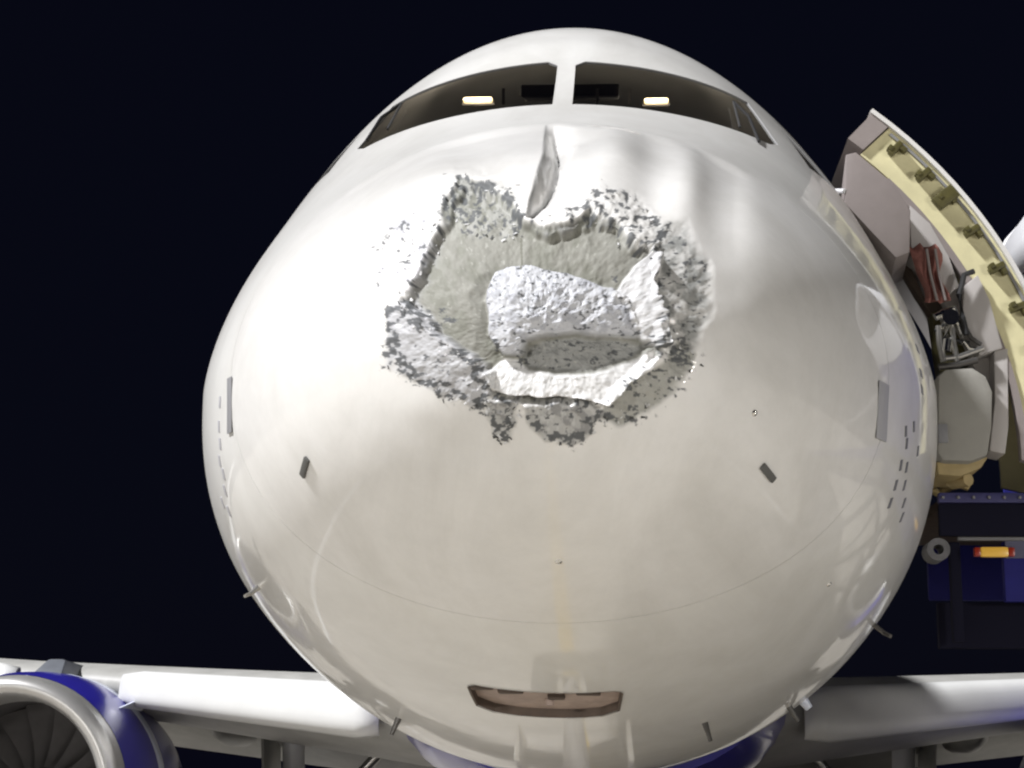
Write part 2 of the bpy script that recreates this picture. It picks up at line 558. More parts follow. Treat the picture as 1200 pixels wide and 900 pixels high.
bm.normal_update()
ZW0, ZW1 = 4.665, 5.175
windows = []
for sx in (-1, 1):
    bx = ((-0.001, 1.7), (1.5, 4.6), (4.3, 5.5)) if sx > 0 else ((-1.7, 0.001), (1.5, 4.6), (4.3, 5.5))
    def V3(x, y, z): return (sx * x, y, z)
    k = (0.955 - 0.835) / (ZW1 - ZW0)                     # slope of the pillar between front and side window
    def slant(x_at_bottom): return V3(x_at_bottom, 0, ZW0), V3(1, 0, k)
    lo = (V3(0, 0, ZW0), V3(0, 0.0, -1)); hi = (V3(0, 0, ZW1), V3(0.06, 0, 1))
    co, no = slant(0.985)
    windows.append(cut_opening(bm, [lo, hi, (V3(0.042, 0, 0), V3(-1, 0, 0)), (co, no),
                                    (V3(0.95, 0, ZW0 + 0.03), V3(0.7, 0, -0.7)),
                                    (V3(0.08, 0, ZW1 - 0.012), V3(-0.7, 0, 0.7))], bx, 0.02))
    co, no = slant(1.13)
    windows.append(cut_opening(bm, [lo, hi, (co, tuple(-q for q in no)), (V3(0, 3.02, 0), V3(0, 1, 0))], bx, 0.02))
    windows.append(cut_opening(bm, [lo, (V3(0, 3.12, 5.12), V3(0, 0.35, 1)), (V3(0, 3.12, 0), V3(0, -1, 0)), (V3(0, 3.75, ZW0), V3(0, 1, 0.25))], bx, 0.02))
hatch = cut_opening(bm, [((-0.06, 1.80, 0), (0.02, -1, 0)), ((-0.06, 2.24, 0), (0, 1, 0)), ((-0.365, 1.75, 0), (-1, 0.04, 0)), ((0.245, 1.75, 0), (1, 0.04, 0)),
                         ((-0.335, 2.16, 0), (-0.75, 0.65, 0)), ((-0.26, 2.225, 0), (-0.2, 0.97, 0)), ((0.205, 2.17, 0), (0.75, 0.65, 0)), ((0.14, 2.228, 0), (0.2, 0.97, 0)),
                         ((0.225, 1.82, 0), (0.8, -0.7, 0)), ((-0.35, 1.815, 0), (-0.8, -0.7, 0))],
                    ((-0.7, 0.6), (1.4, 2.8), (1.9, 2.6)), 0.05)
doorway = cut_opening(bm, [((0, 4.62, 0), (0, -1, 0)), ((0, 5.44, 0), (0, 1, 0)), ((0, 0, 3.42), (0, 0, -1)), ((0, 0, 5.24), (0, 0, 1))],
                      ((0.6, 2.2), (4.3, 5.8), (3.2, 5.5)), 0.05)
bm.to_mesh(me); bm.free()
fus = bpy.data.objects.new('fuselage', me)
C.objects.link(fus); fus.parent = plane
me.materials.append(M['fuselage_paint'])
me.set_sharp_from_angle(angle=R(40))
me.polygons.foreach_set('use_smooth', [True] * len(me.polygons))

# ---- cockpit glazing
for P, N, F, E in windows:
    g = MB().add([p - n * 0.007 for p, n in zip(P, N)], F).build('window_pane', 'cockpit_glass', plane, smooth=60)
    rim = MB()
    for a, b in E:
        rim.add([P[a], P[b], P[b] - N[b] * 0.012, P[a] - N[a] * 0.012], [(0, 1, 2, 3)])
    rim.build('frame', 'seal', g)

# ---- forward belly recess
P, N, F, E = hatch
rec = MB()
for a, b in E:
    rec.add([P[a], P[b], P[b] + Vector((0, 0.0, 0.04)), P[a] + Vector((0, 0.0, 0.04))], [(0, 1, 2, 3)])
rec_o = rec.build('belly_recess', 'brown', plane)
MB().add([p + Vector((0, 0, 0.036)) for p in P], F).build('recess_floor', 'recess_brown', rec_o, smooth=40)
edge = MB()
for a, b in E:
    na = (P[a] - Vector((-0.07, 2.02, P[a].z))).normalized() * 0.008; nb = (P[b] - Vector((-0.07, 2.02, P[b].z))).normalized() * 0.008
    edge.add([P[a] - na * .2 - Vector((0, 0, .003)), P[b] - nb * .2 - Vector((0, 0, .003)), P[b] + nb - Vector((0, 0, .003)), P[a] + na - Vector((0, 0, .003))], [(0, 1, 2, 3)])
edge.build('recess_edge', 'brown', rec_o)
for (x, y, w, d, h) in ((-0.31, 1.84, .09, .05, .05), (-0.20, 1.90, .10, .10, .05), (-0.05, 1.86, .11, .05, .07), (-0.02, 2.0, .07, .07, .03), (0.11, 1.92, .10, .08, .045), (0.19, 1.84, .07, .05, .05)):
    MB().box((x, y, float(hull(y, math.pi - .1)[1]) + .03), (w, d, .03)).build('bracket', 'brown', rec_o, bevel=0.008)
MB().bar((-0.05, 2.06, 2.20), (-0.05, 2.06, 2.165), .018).build('latch', 'recess_brown', rec_o, smooth=40)

# ---- flight deck seen through the glass
deck = MB().box((0, 4.3, 4.45), (2.3, 0.05, 1.7)).build('flight_deck_bulkhead', 'cockpit_trim', plane)
MB().hexa([(-1.0, 2.35, 4.45), (1.0, 2.35, 4.45), (1.1, 3.0, 4.55), (-1.1, 3.0, 4.55), (-0.9, 2.2, 4.53), (0.9, 2.2, 4.53), (1.1, 2.95, 4.68), (-1.1, 2.95, 4.68)]).build('glareshield', 'cockpit_dark', plane, bevel=0.02)
MB().box((0, 3.35, 5.36), (0.5, 0.55, 0.06), Matrix.Rotation(R(20), 3, 'X')).build('overhead_panel', 'cockpit_dark', plane, bevel=0.01)
for sx in (-1, 1):
    st = MB().box((sx * 0.52, 3.72, 4.5), (0.5, 0.12, 0.8), Matrix.Rotation(R(-8), 3, 'X')).build('pilot_seat', 'seat_fabric', plane, bevel=0.04)
    MB().box((sx * 0.52, 3.78, 5.02), (0.27, 0.1, 0.17)).build('headrest', 'seat_fabric', st, bevel=0.03)
for (u, v, w) in ((560, 117.5, 0.165), (769, 118.5, 0.135)):
    p = at(u, v, 3.85)
    l = MB().box(p, (w, 0.05, 0.026)).build('dome_light', 'dome_lamp', plane, bevel=0.012)
    pl_ = bpy.data.lights.new('dome_light_glow', 'POINT'); pl_.energy = 6.0; pl_.color = (1.0, .88, .72); pl_.shadow_soft_size = .03
    po_ = bpy.data.objects.new('dome_light_glow', pl_); C.objects.link(po_); po_.parent = plane; po_.location = p + Vector((0, -.12, -.05))
    MB().box(p + Vector((0, 0.035, 0.0)), (w + 0.02, 0.03, 0.036)).build('lamp_housing', 'cockpit_trim', l, bevel=0.01)
for i, u in enumerate((700, 738, 590)):
    MB().bar(at(u, 104, 2.9), at(u, 122, 2.9), 0.008).build('grab_handle', 'pale_panel' if i == 1 else 'cockpit_trim', plane, smooth=40)

# wiper arms lying along the outer edges of the windscreens
for sx in (-1, 1):
    base = (890, 166) if sx > 0 else (430, 163)
    p0, n0 = on_hull(*base)
    p1, n1 = on_hull(*((858, 120) if sx > 0 else (470, 122)))
    w = MB().tube([p0 + n0 * .01, (p0 + p1) / 2 + n0 * .035, p1 + n1 * .012], 0.008).build('wiper', 'black', plane, smooth=40)
    q = on_hull(*((868, 150) if sx > 0 else (455, 152)))
    MB().tube([q[0] + q[1] * .012, p1 + n1 * .012], 0.006).build('wiper_blade', 'rubber', w, smooth=40)

# ------------------------------------------------------------------ radome with the impact damage
def vnoise(x, y, seed):
    def h(i, j):
        n = (i.astype(np.int64) * 374761393 + j.astype(np.int64) * 668265263 + seed * 974711) & 0xffffffff
        n = ((n ^ (n >> 13)) * 1274126177) & 0xffffffff
        return ((n ^ (n >> 16)) & 0xffff) / 65535.0
    i = np.floor(x); j = np.floor(y); a = x - i; b = y - j
    a = a*a*(3 - 2*a); b = b*b*(3 - 2*b)
    return (h(i, j)*(1-a) + h(i+1, j)*a)*(1-b) + (h(i, j+1)*(1-a) + h(i+1, j+1)*a)*b
def fbm(x, y, s, seed, octs=4, gain=0.55):
    r = 0; a = 1; t = 0
    for o in range(octs):
        r = r + a * vnoise(x / s, y / s, seed + o * 17); t += a; a *= gain; s /= 2.03
    return r / t
def sdf(u, v, poly):
    """signed distance to a polygon, negative inside"""
    p = np.array(poly, float); q = np.roll(p, -1, 0)
    best = np.full(u.shape, 1e9); ins = np.zeros(u.shape, bool)
    for (ax, ay), (bx, by) in zip(p, q):
        ex, ey = bx - ax, by - ay
        t = np.clip(((u - ax) * ex + (v - ay) * ey) / (ex*ex + ey*ey), 0, 1)
        best = np.minimum(best, np.hypot(u - ax - t*ex, v - ay - t*ey))
        c = ((ay > v) != (by > v)) & (u < (bx - ax) * (v - ay) / (by - ay + 1e-12) + ax)
        ins ^= c
    return np.where(ins, -best, best)
def sstep(a, b, x):
    t = np.clip((x - a) / (b - a), 0, 1)
    return t*t*(3 - 2*t)
def polyline(u, v, pts):
    """distance, side (+ right of travel) and 0..1 position along a polyline"""
    p = np.array(pts, float)
    best = np.full(u.shape, 1e9); side = np.zeros(u.shape); pos = np.zeros(u.shape)
    for k in range(len(p) - 1):
        ax, ay = p[k]; ex, ey = p[k+1] - p[k]
        t = np.clip(((u - ax) * ex + (v - ay) * ey) / (ex*ex + ey*ey), 0, 1)
        dx, dy = u - ax - t*ex, v - ay - t*ey
        d = np.hypot(dx, dy); m = d < best
        best = np.where(m, d, best); side = np.where(m, np.sign(dx*ey - dy*ex), side); pos = np.where(m, (k + t) / (len(p) - 1), pos)
    return best, side, pos

NR, NS = 330, 1000
rt = np.linspace(-math.pi, math.pi, NS, endpoint=False)
rsy = np.sqrt(seam_y(rt))
qq = np.linspace(0, 1, NR + 1)[1:]
RY = (qq[:, None] * rsy[None, :])**2
RT = np.broadcast_to(rt[None, :], RY.shape)
RX, RZ = hull(RY, RT)
# the seam edge dips in a little
pu, pv, pd = project(RX, RY, RZ)
P3 = np.stack([RX, RY, RZ], -1)
# normals from the undamaged grid
dT = np.roll(P3, -1, 1) - np.roll(P3, 1, 1)
dR = np.gradient(P3, axis=0)
NN = np.cross(dT, dR); NN /= np.linalg.norm(NN, axis=-1, keepdims=True) + 1e-12
sgn = np.sign((NN * (P3 - np.array([0, 1.2, 3.4]))).sum(-1, keepdims=True)); NN *= sgn

HOLE = [(531,214),(512,262),(497,300),(478,345),(468,362),(500,386),(530,405),(553,420),(566,440),(574,462),(612,474),(660,478),(708,472),(742,446),(776,410),(784,398),(774,340),(770,300),(758,284),(741,282),(722,260),(690,250),(640,263),(612,259),(588,232),(560,212)]
ISLE = [(563,336),(574,314),(592,305),(620,302),(652,306),(692,317),(722,328),(742,342),(754,370),(762,394),(720,394),(690,389),(640,394),(614,404),(604,424),(581,420),(564,392)]
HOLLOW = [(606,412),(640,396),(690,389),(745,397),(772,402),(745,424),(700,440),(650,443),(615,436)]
LEDGE = [(564,440),(582,420),(605,424),(616,437),(650,444),(700,441),(745,425),(776,404),(768,432),(736,454),(714,476),(688,470),(640,470),(600,466),(575,460)]
FLAP = [(748,300),(764,286),(777,302),(771,330),(788,402),(768,396),(746,352),(724,332)]
GREY_R = [(768,262),(800,262),(830,308),(834,360),(818,420),(800,440),(780,405),(775,340)]
BAND_L = [(450,366),(478,348),(520,394),(560,424),(575,462),(566,484),(520,464),(480,442),(452,424)]
TOOTH_A = [(573,468),(607,468),(602,498),(593,520),(580,513),(571,490)]
TOOTH_B = [(614,477),(690,472),(716,485),(690,513),(668,524),(640,520),(616,502)]
RIM_R = [(712,474),(745,444),(777,428),(800,398),(824,418),(800,452),(760,482),(725,500),(704,492)]
SPECK_UL = [(436,280),(470,245),(505,240),(500,300),(470,352),(440,352)]
SPECK_UR = [(650,246),(700,218),(742,222),(780,262),(775,292),(742,278),(715,252),(680,244)]
SHRED = [(526,206),(592,212),(614,254),(582,266),(540,256),(520,236)]
PAD = (pu > 380) & (pu < 900) & (pv > 120) & (pv < 560)
U, V = pu[PAD], pv[PAD]
j1 = (fbm(U, V, 26, 1, 3) - .5) * 18; j2 = (fbm(U, V, 26, 2, 3) - .5) * 18
Uj, Vj = U + j1, V + j2
S = {k: sdf(Uj, Vj, p) for k, p in dict(hole=HOLE, isle=ISLE, hollow=HOLLOW, ledge=LEDGE, flap=FLAP, grey_r=GREY_R, band=BAND_L,
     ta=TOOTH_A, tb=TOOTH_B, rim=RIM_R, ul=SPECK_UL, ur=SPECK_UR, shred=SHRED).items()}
for k, p, dv in (('isle', ISLE, 7), ('hollow', HOLLOW, 3), ('ledge', LEDGE, 0)):       # these lie deeper and have rounder outlines
    S[k] = sdf(U + .4 * j1, V + dv + .4 * j2, p)
S['hole'] = sdf(Uj, Vj + 6 * sstep(420, 330, V), HOLE)
ins = lambda k, w=2.5: 1 - sstep(-w, w, S[k])
f1 = fbm(U, V, 13, 11); f2 = fbm(U, V, 6, 12, 3); f3 = fbm(U, V, 30, 13); f4 = fbm(U, V, 14, 14)

# --- displacement, metres outward
disp = np.zeros_like(U)
g = lambda cx, cy, rx, ry: np.exp(-((U - cx) / rx)**2 - ((V - cy) / ry)**2)
disp += -0.045 * g(640, 370, 150, 130)                      # the whole tip is pushed in
disp += 0.024 * g(722, 172, 34, 28) - 0.020 * g(765, 215, 26, 50) + 0.014 * g(808, 205, 20, 46) - 0.016 * g(850, 250, 28, 66) + .008 * g(672, 165, 14, 22)
disp += -0.012 * g(560, 180, 40, 30) + 0.012 * g(690, 205, 30, 25)
# the long crease under the windscreens: steep left wall, gentle right wall
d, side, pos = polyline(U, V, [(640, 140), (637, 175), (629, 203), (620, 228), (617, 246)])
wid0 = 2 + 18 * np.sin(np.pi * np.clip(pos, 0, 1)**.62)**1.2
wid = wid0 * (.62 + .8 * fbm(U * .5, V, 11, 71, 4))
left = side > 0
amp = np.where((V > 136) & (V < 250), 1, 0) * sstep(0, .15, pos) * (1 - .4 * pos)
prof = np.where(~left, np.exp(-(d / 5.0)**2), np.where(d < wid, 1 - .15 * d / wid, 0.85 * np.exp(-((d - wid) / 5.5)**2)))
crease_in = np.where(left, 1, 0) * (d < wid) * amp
flip = 1.0
disp += -0.085 * amp * np.where(side > 0, np.where(d < wid0, d / wid0, np.exp(-np.maximum(d - wid0, 0) / (4 + 26 * (1 - pos)))), 0)
disp += amp * (side > 0) * (1 - sstep(.8, 1.1, d / wid)) * (.006 * np.exp(-((d / wid - .55) / .16)**2) + .018 * (fbm(U * 1.3, V * .7, 9, 73, 4) - .5))
# torn opening
hole = ins('hole', 2.2)
S['core'] = S['hole'] + 2 + 20 * np.clip(fbm(U, V, 34, 61, 3) - .36, 0, 1)         # a second torn layer inside the first
core = ins('core', 2.0)
lam = hole * (1 - core)
disp += hole * -0.013 + core * (-0.019 + 0.006 * (f4 - .5)) + lam * 0.012 * (f2 - .5)
disp += core * (-0.022 * np.exp(-np.maximum(S['isle'], 0) / 20) + 0.007 * (f1 - .5) + 0.003 * (f2 - .5))
isle = ins('isle', 4.0)
isle_in = np.clip(-S['isle'] / 26, 0, 1)
disp += isle * (0.034 + 0.020 * np.sqrt(isle_in) + 0.022 * (f1 - .5) * isle_in * sstep(560, 640, U) + 0.004 * (f2 - .5) - 0.0002 * np.clip(U - 620, 0, 200))
disp += ins('hollow', 4) * (-0.017 + 0.02 * (f1 - .5))
led = ins('ledge', 2.5)
disp += led * (np.clip((V - (428 - .0009 * (U - 660)**2)) / 45, 0, 1.1) * 0.045 - .004 + 0.004 * (f2 - .5))
fl = ins('flap', 2.5)
disp += fl * (0.012 + 0.0007 * (U - 735) + 0.005 * (f2 - .5))
disp += ins('grey_r', 8) * (-0.008 + 0.012 * (f1 - .5) + .002 * (f2 - .5))
disp += ins('band', 4) * (0.002 + 0.014 * (f1 - .5) + .003 * (f2 - .5)) + ins('rim', 3) * (-.004 + .014 * (f1 - .5) + .003 * (f2 - .5))
for k in ('ta', 'tb'):
    disp += ins(k, 2) * (0.004 + 0.018 * (f1 - .45) + .005 * (f2 - .5))
disp += (ins('shred', 6) * .5 + ins('ur', 8)) * (0.014 * (f1 - .5) + .004 * (f2 - .5)) + ins('ul', 10) * .006 * (f1 - .5)
near_edge = np.exp(-(S['hole'] / 14)**2)
disp += near_edge * (1 - hole) * 0.014 * (f4 - .35)
# soft waves in the dented skin all round
ring = np.exp(-((np.hypot((U - 645) / 1.1, V - 350) - 190) / 60)**2)
disp += ring * 0.014 * (fbm(U, V, 70, 31, 2) - .5)

# --- colour of paint, core and bruises, with some shade painted in
def rgb(*c): return np.array(c)
col = np.empty(U.shape + (3,)); col[:] = WHITE
gloss = np.ones_like(U)
def lay(m, c, gl=None):
    global col, gloss
    m = np.clip(m, 0, 1)
    col = col * (1 - m[:, None]) + np.asarray(c) * m[:, None]
    if gl is not None:
        gloss = gloss * (1 - m) + gl * m
spk = lambda n, t: sstep(t - .03, t + .09, n)
KHAKI = (0.235, 0.233, 0.205); GREY = (0.36, 0.365, 0.36); PALE = (0.40, 0.405, 0.43); DARK = (0.07, 0.075, 0.08)
lay(hole, KHAKI, 0.0)
lay(lam * (.35 + .6 * spk(f2, .45)), (0.20, 0.20, 0.19), 0.0)
lay(hole * spk(f3, .53) * .45, (0.15, 0.155, 0.12))
lay(hole * spk(f1, .60) * .35, (0.33, 0.33, 0.30))
lay(isle, (0.52, 0.53, 0.56), 0.1)
lay(isle * spk(f1, .56) * .5, (0.30, 0.31, 0.35))
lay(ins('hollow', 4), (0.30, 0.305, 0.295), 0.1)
lay(led, (0.70, 0.70, 0.70), 0.2); lay(fl, (0.56, 0.56, 0.57), 0.2)
lay((led * .5 + fl) * spk(f1, .54) * .45, (0.36, 0.365, 0.37))
lay(ins('grey_r', 9) * (.45 + .55 * spk(f4, .42)), (0.30, 0.305, 0.295), 0.15)  # mottled grey over the right-hand patch
lay(ins('band', 5) * .85, PALE, 0.2)
lay(ins('rim', 4) * .9, (0.31, 0.31, 0.28), 0.1)
for k in ('ta', 'tb'):
    lay(ins(k, 4) * .9, (0.37, 0.37, 0.36), 0.1); lay(ins(k) * spk(f1, .52) * .7, (0.19, 0.19, 0.19)); lay(ins(k) * spk(f2, .62) * .5, (0.55, 0.55, 0.54))
lay(ins('ul', 12) * spk(f1, .52) * .6, (0.34, 0.34, 0.40), 0.2)
lay(ins('shred', 5) * spk(f2, .48) * .6, (0.38, 0.38, 0.36), .2)
# dark chips crowd along the torn edges
def edge_band(k, w, off=0): return np.exp(-((S[k] + off) / w)**2)
low_left = sstep(380, 420, V + (U - 450) * -.45 + 0)
dens = (0.55 * edge_band('hole', 5) * (1 - 0.85 * isle) * (1 - .9 * led)
        + 0.95 * ins('shred', 8) * .8 + 0.9 * ins('ur', 8) * edge_band('ur', 26, 10) * .8
        + 0.9 * edge_band('band', 9, 3) * sstep(0, 14, (V - 352) - .62 * (U - 470)) * (S['hole'] > 4)
        + 0.8 * edge_band('ta', 6, 3) * (V > 488) + 0.9 * edge_band('tb', 8, 4) * (V > 488)
        + 0.35 * ins('isle', 2) + 0.4 * ins('grey_r', 8) + 0.35 * ins('rim', 4) + .35 * ins('hollow')
        + .38 * ins('ul', 10) + .3 * ins('band', 4) + .42 * ins('ta') + .36 * ins('tb') + .3 * edge_band('rim', 12))
dens += 0.9 * g(500, 368, 26, 14) + .8 * g(604, 424, 14, 10) + .5 * g(725, 310, 14, 12) + .9 * g(576, 405, 5, 8) + .9 * g(776, 388, 8, 16)
sn = fbm(U * .85, V * 1.15, 5.0, 41, 3)
lay(spk(sn, .80 - .36 * np.clip(dens, 0, 1)) * sstep(.08, .25, dens) * .92, DARK, 0.1)
crack_shade_d, _, _ = polyline(U + j1 * .25, V, [(640, 148), (637, 175), (628, 205), (620, 230), (617, 246)])
lay(np.exp(-(crack_shade_d / 1.6)**2) * .75, (0.10, 0.10, 0.10), 0)
# light paint flecks inside the exposed core, fine cracks and painted shade
lay(hole * (1 - isle) * (1 - led) * spk(fbm(U, V, 6, 51, 3), .76) * .4, (0.5, 0.5, 0.46))
crack_shade_d, _, _ = polyline(U, V, [(608, 262), (608, 304)])
lay(hole * (crack_shade_d < 1.3) * .8, (0.12, 0.12, 0.09))
crack_shade_d, _, _ = polyline(U, V, [(572, 306), (606, 304), (650, 312), (690, 322)])  # olive depth shade painted along the island's top edge
lay(hole * (1 - isle) * np.exp(-(crack_shade_d / 3.5)**2) * .65, (0.17, 0.17, 0.14))
lay(np.exp(-((U - 627) / 7)**2 - ((V - 139) / 2.2)**2) * .8, (0.12, 0.12, 0.12))
lay(amp * (side > 0) * (1 - sstep(.9, 1.15, d / wid)) * (.75 - .55 * np.exp(-((d / wid - .5) / .2)**2) + .5 * (fbm(U * 1.2, V * .5, 7, 77, 3) - .5)), (0.32, 0.32, 0.315), .2)  # shade of the crease's steep wall painted as grey, paler along the middle

disp *= sstep(380, 420, U) * sstep(900, 860, U) * sstep(560, 530, V)
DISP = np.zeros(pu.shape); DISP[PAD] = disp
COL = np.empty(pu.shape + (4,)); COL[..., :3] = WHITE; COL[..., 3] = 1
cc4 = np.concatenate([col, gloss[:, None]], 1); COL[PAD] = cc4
# keep the damage on the front face only, fade at the seam
fade = sstep(1.0, .93, qq)[:, None]
DISP = DISP * fade
P3 = P3 + NN * DISP[..., None]
tipv = P3[0].mean(0)
verts = np.concatenate([P3.reshape(-1, 3), P3[-1] + (np.array([0, 1.2, 3.35]) - P3[-1]) * .03 + np.array([0, .02, 0]), tipv[None]])
n_in = NR * NS
idx = np.arange(NR * NS).reshape(NR, NS)
a = idx[:-1]; b = np.roll(idx, -1, 1)[:-1]; c_ = np.roll(idx, -1, 1)[1:]; d_ = idx[1:]
quads = np.stack([a, d_, c_, b], -1).reshape(-1, 4)
lipq = np.stack([idx[-1], n_in + np.arange(NS), n_in + np.roll(np.arange(NS), -1), np.roll(idx[-1], -1)], -1)
quads = np.concatenate([quads, lipq])
tipt = np.stack([np.full(NS, n_in + NS), idx[0], np.roll(idx[0], -1)], -1)
me = bpy.data.meshes.new('radome')
me.vertices.add(len(verts)); me.vertices.foreach_set('co', verts.astype(np.float32).ravel())
nl = quads.size + tipt.size
me.loops.add(nl); me.loops.foreach_set('vertex_index', np.concatenate([quads.ravel(), tipt.ravel()]).astype(np.int32))
npoly = len(quads) + len(tipt)
me.polygons.add(npoly)
ls = np.concatenate([np.arange(len(quads)) * 4, quads.size + np.arange(len(tipt)) * 3])
me.polygons.foreach_set('loop_start', ls.astype(np.int32))
me.update(calc_edges=True)
me.validate()
me.set_sharp_from_angle(angle=R(62))
me.polygons.foreach_set('use_smooth', [True] * len(me.polygons))
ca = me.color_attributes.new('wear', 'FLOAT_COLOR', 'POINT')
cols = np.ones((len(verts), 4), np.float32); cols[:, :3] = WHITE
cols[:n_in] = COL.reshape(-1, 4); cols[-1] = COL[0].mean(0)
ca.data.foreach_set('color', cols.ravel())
radome = bpy.data.objects.new('radome', me)
C.objects.link(radome); radome.parent = plane
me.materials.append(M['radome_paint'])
tag(radome, 'crushed white nose cone with torn skin, scuffs and bare khaki core')

# curled scraps of skin along the torn edges
mat('scrap_pale', (0.62, 0.62, 0.62), 0.6, var=0.3, scale=30)
mat('scrap_dark', (0.07, 0.072, 0.07), 0.7, var=0.4, scale=40)
UV = np.stack([pu, pv], -1)
def scraps(name, poly_edges, n, size, m, seed):
    r = random.Random(seed)
    mb = MB()
    for _ in range(n):
        poly = r.choice(poly_edges)
        k = r.randrange(len(poly) - 1); t = r.random()
        cx = poly[k][0] * (1 - t) + poly[k + 1][0] * t + r.gauss(0, 4); cy = poly[k][1] * (1 - t) + poly[k + 1][1] * t + r.gauss(0, 4)
        i = np.unravel_index(((pu - cx)**2 + (pv - cy)**2 + 1e4 * (RY > 1.2)).argmin(), pu.shape)
        p = Vector(P3[i]); nn = Vector(NN[i])
        ax = Vector((r.gauss(0, 1), r.gauss(0, 1), r.gauss(0, 1))).cross(nn).normalized(); bx_ = nn.cross(ax)
        L = size * r.uniform(.5, 1.5); W_ = L * r.uniform(.3, .8); curl = r.uniform(.05, .4)
        rows_ = []
        for a_ in range(4):
            s = a_ / 3
            w = W_ * (1 - .7 * s * r.random())
            o_ = p + bx_ * L * s + nn * (L * curl * s * s + .001)
            rows_.append([o_ - ax * w / 2 + nn * r.uniform(0, .003), o_ + nn * r.uniform(0, .004), o_ + ax * w / 2 + nn * r.uniform(0, .003)])
        mb.grid(rows_)
    o = mb.build(name, m, radome)
    tag(o, kind='stuff')
edgesA = [HOLE[0:6], HOLE[18:26], SHRED, SPECK_UR]
edgesB = [BAND_L[4:9], TOOTH_A[1:5], TOOTH_B[1:6], HOLE[0:8], RIM_R[3:8], SHRED]
scraps('torn_paint_flakes', edgesA + edgesB, 70, .012, 'scrap_pale', 1)
scraps('dark_laminate_scraps', edgesB + [SPECK_UR], 70, .010, 'scrap_dark', 2)

# ------------------------------------------------------------------ small fittings and added glint dots on the nose
def plate(name, u, v, w, h, m, rot=0, t=0.006, parent=plane):
    p, fr, n = frame_at(u, v)
    fr = fr @ Matrix.Rotation(R(rot), 3, 'Z')
    return MB().box(p + n * t * .3, (w, h, t), fr).build(name, m, parent, bevel=min(w, h) * .2)
for (u, v, rot) in ((357, 547, -58), (900, 554, 66)):
    pl = plate('angle_of_attack_plate', u, v, 0.026, 0.10, 'fitting_grey', rot, .012)
plate('static_port_plate', 1035, 483, 0.115, 0.21, 'port_grey', 2, .004)
plate('static_port_plate', 268, 475, 0.07, 0.21, 'grey_plate', -4, .004)
for (u, v) in ((1063, 505), (1064, 520), (1056, 546), (1064, 548), (1050, 570), (1061, 570), (1044, 590), (1060, 590), (1059, 606), (1072, 500), (1077, 530)):
    plate('stencil_mark', u, v, 0.03, 0.042, 'mark_ink', 15, .003)
for (u, v) in ((256, 470), (255, 500), (257, 520), (256, 540), (260, 556), (262, 575), (259, 590), (266, 600)):
    plate('stencil_mark', u, v, 0.035, 0.045, 'port_grey', -15, .003)
for (u, v) in ((1079, 408), (1082, 437), (1083, 456)):
    plate('vent_dot', u, v, 0.05, 0.035, 'grey_plate', 0, .003)
# pitot probes: a mast with a forward pointing tube
def pitot(u, v, sx):
    p, fr, n = frame_at(u, v)
    q = p + n * .085
    pr = MB().tube([p - n * .01, p + n * .05 + Vector((0, .0, 0)), q], [.016, .012, .010]).build('pitot_probe', 'probe_metal', plane, smooth=40)
    MB().tube([q + Vector((0, .04, 0)), q, q + Vector((0, -.12, 0.0)), q + Vector((0, -.19, 0))], [.011, .012, .010, .006]).build('probe_tube', 'probe_metal', pr, smooth=40)
    MB().lathe([(-.004, .001), (-.004, .045), (.003, .045), (.003, .001)], 'Z', (0, 0, 0), 20).build('base_plate', 'fitting_grey', pr)
    bp = pr.children[-1]; bp.matrix_local = Matrix.Translation(p) @ fr.to_4x4()
pitot(466, 846, -1); pitot(828, 850, 1); pitot(928, 832, 1)
p, fr, n = frame_at(300, 690)
MB().tube([p, p + n * .045, p + n * .065 + Vector((0, -.03, 0))], [.013, .009, .007]).build('temperature_probe', 'steel', plane, smooth=40)
p, fr, n = frame_at(1028, 735)
MB().tube([p, p + n * .06, p + n * .09 + Vector((0, -.04, 0))], [.012, .010, .010]).build('temperature_probe', 'probe_metal', plane, smooth=40)
p, fr, n = frame_at(952, 834)
MB().bar(p, p + n * .05, .03, .022).build('white_light_stub', 'stripe_white', plane, smooth=40)  # unlit white stub added in place of a small white light
for (u, v, r_) in ((885, 485, .011), (971, 686, .011), (654, 659, .012)):  # chrome dots added where lamp glints fall on the paint
    p, fr, n = frame_at(u, v)
    MB().lathe([(0, r_), (.004, r_ * .8), (.006, .0005)], 'Z', (0, 0, 0), 16).build('glint_dot', 'chrome', plane, smooth=60).matrix_local = Matrix.Translation(p) @ fr.to_4x4()

# ------------------------------------------------------------------ wings, slats, engines, gear
def airfoil(chord, thick, n=26):
    pts = []
    for i in range(n):
        t = math.pi * i / (n - 1)
        x = .5 * (1 + math.cos(t))
        yt = 5 * thick * (.2969 * math.sqrt(x) - .126 * x - .3516 * x**2 + .2843 * x**3 - .1036 * x**4)
        pts.append((x * chord, (yt + .02 * thick) * chord))
    for i in range(1, n - 1):
        t = math.pi * (1 - i / (n - 1))
        x = .5 * (1 + math.cos(t))
        yt = 5 * thick * (.2969 * math.sqrt(x) - .126 * x - .3516 * x**2 + .2843 * x**3 - .1036 * x**4)
        pts.append((x * chord, -yt * chord * .85))
    return pts
def wing_station(ax):
    yle = 11.8 + (ax - 2.0) * 0.51
    zle = 2.45 + (ax - 2.0) * 0.098
    ch = 6.6 - (ax - 1.5) * 0.52 if ax < 6.4 else 4.05 - (ax - 6.4) * 0.235
    th = 0.15 - 0.04 * min(1, (ax - 1.5) / 8)
    return yle, zle, ch, th
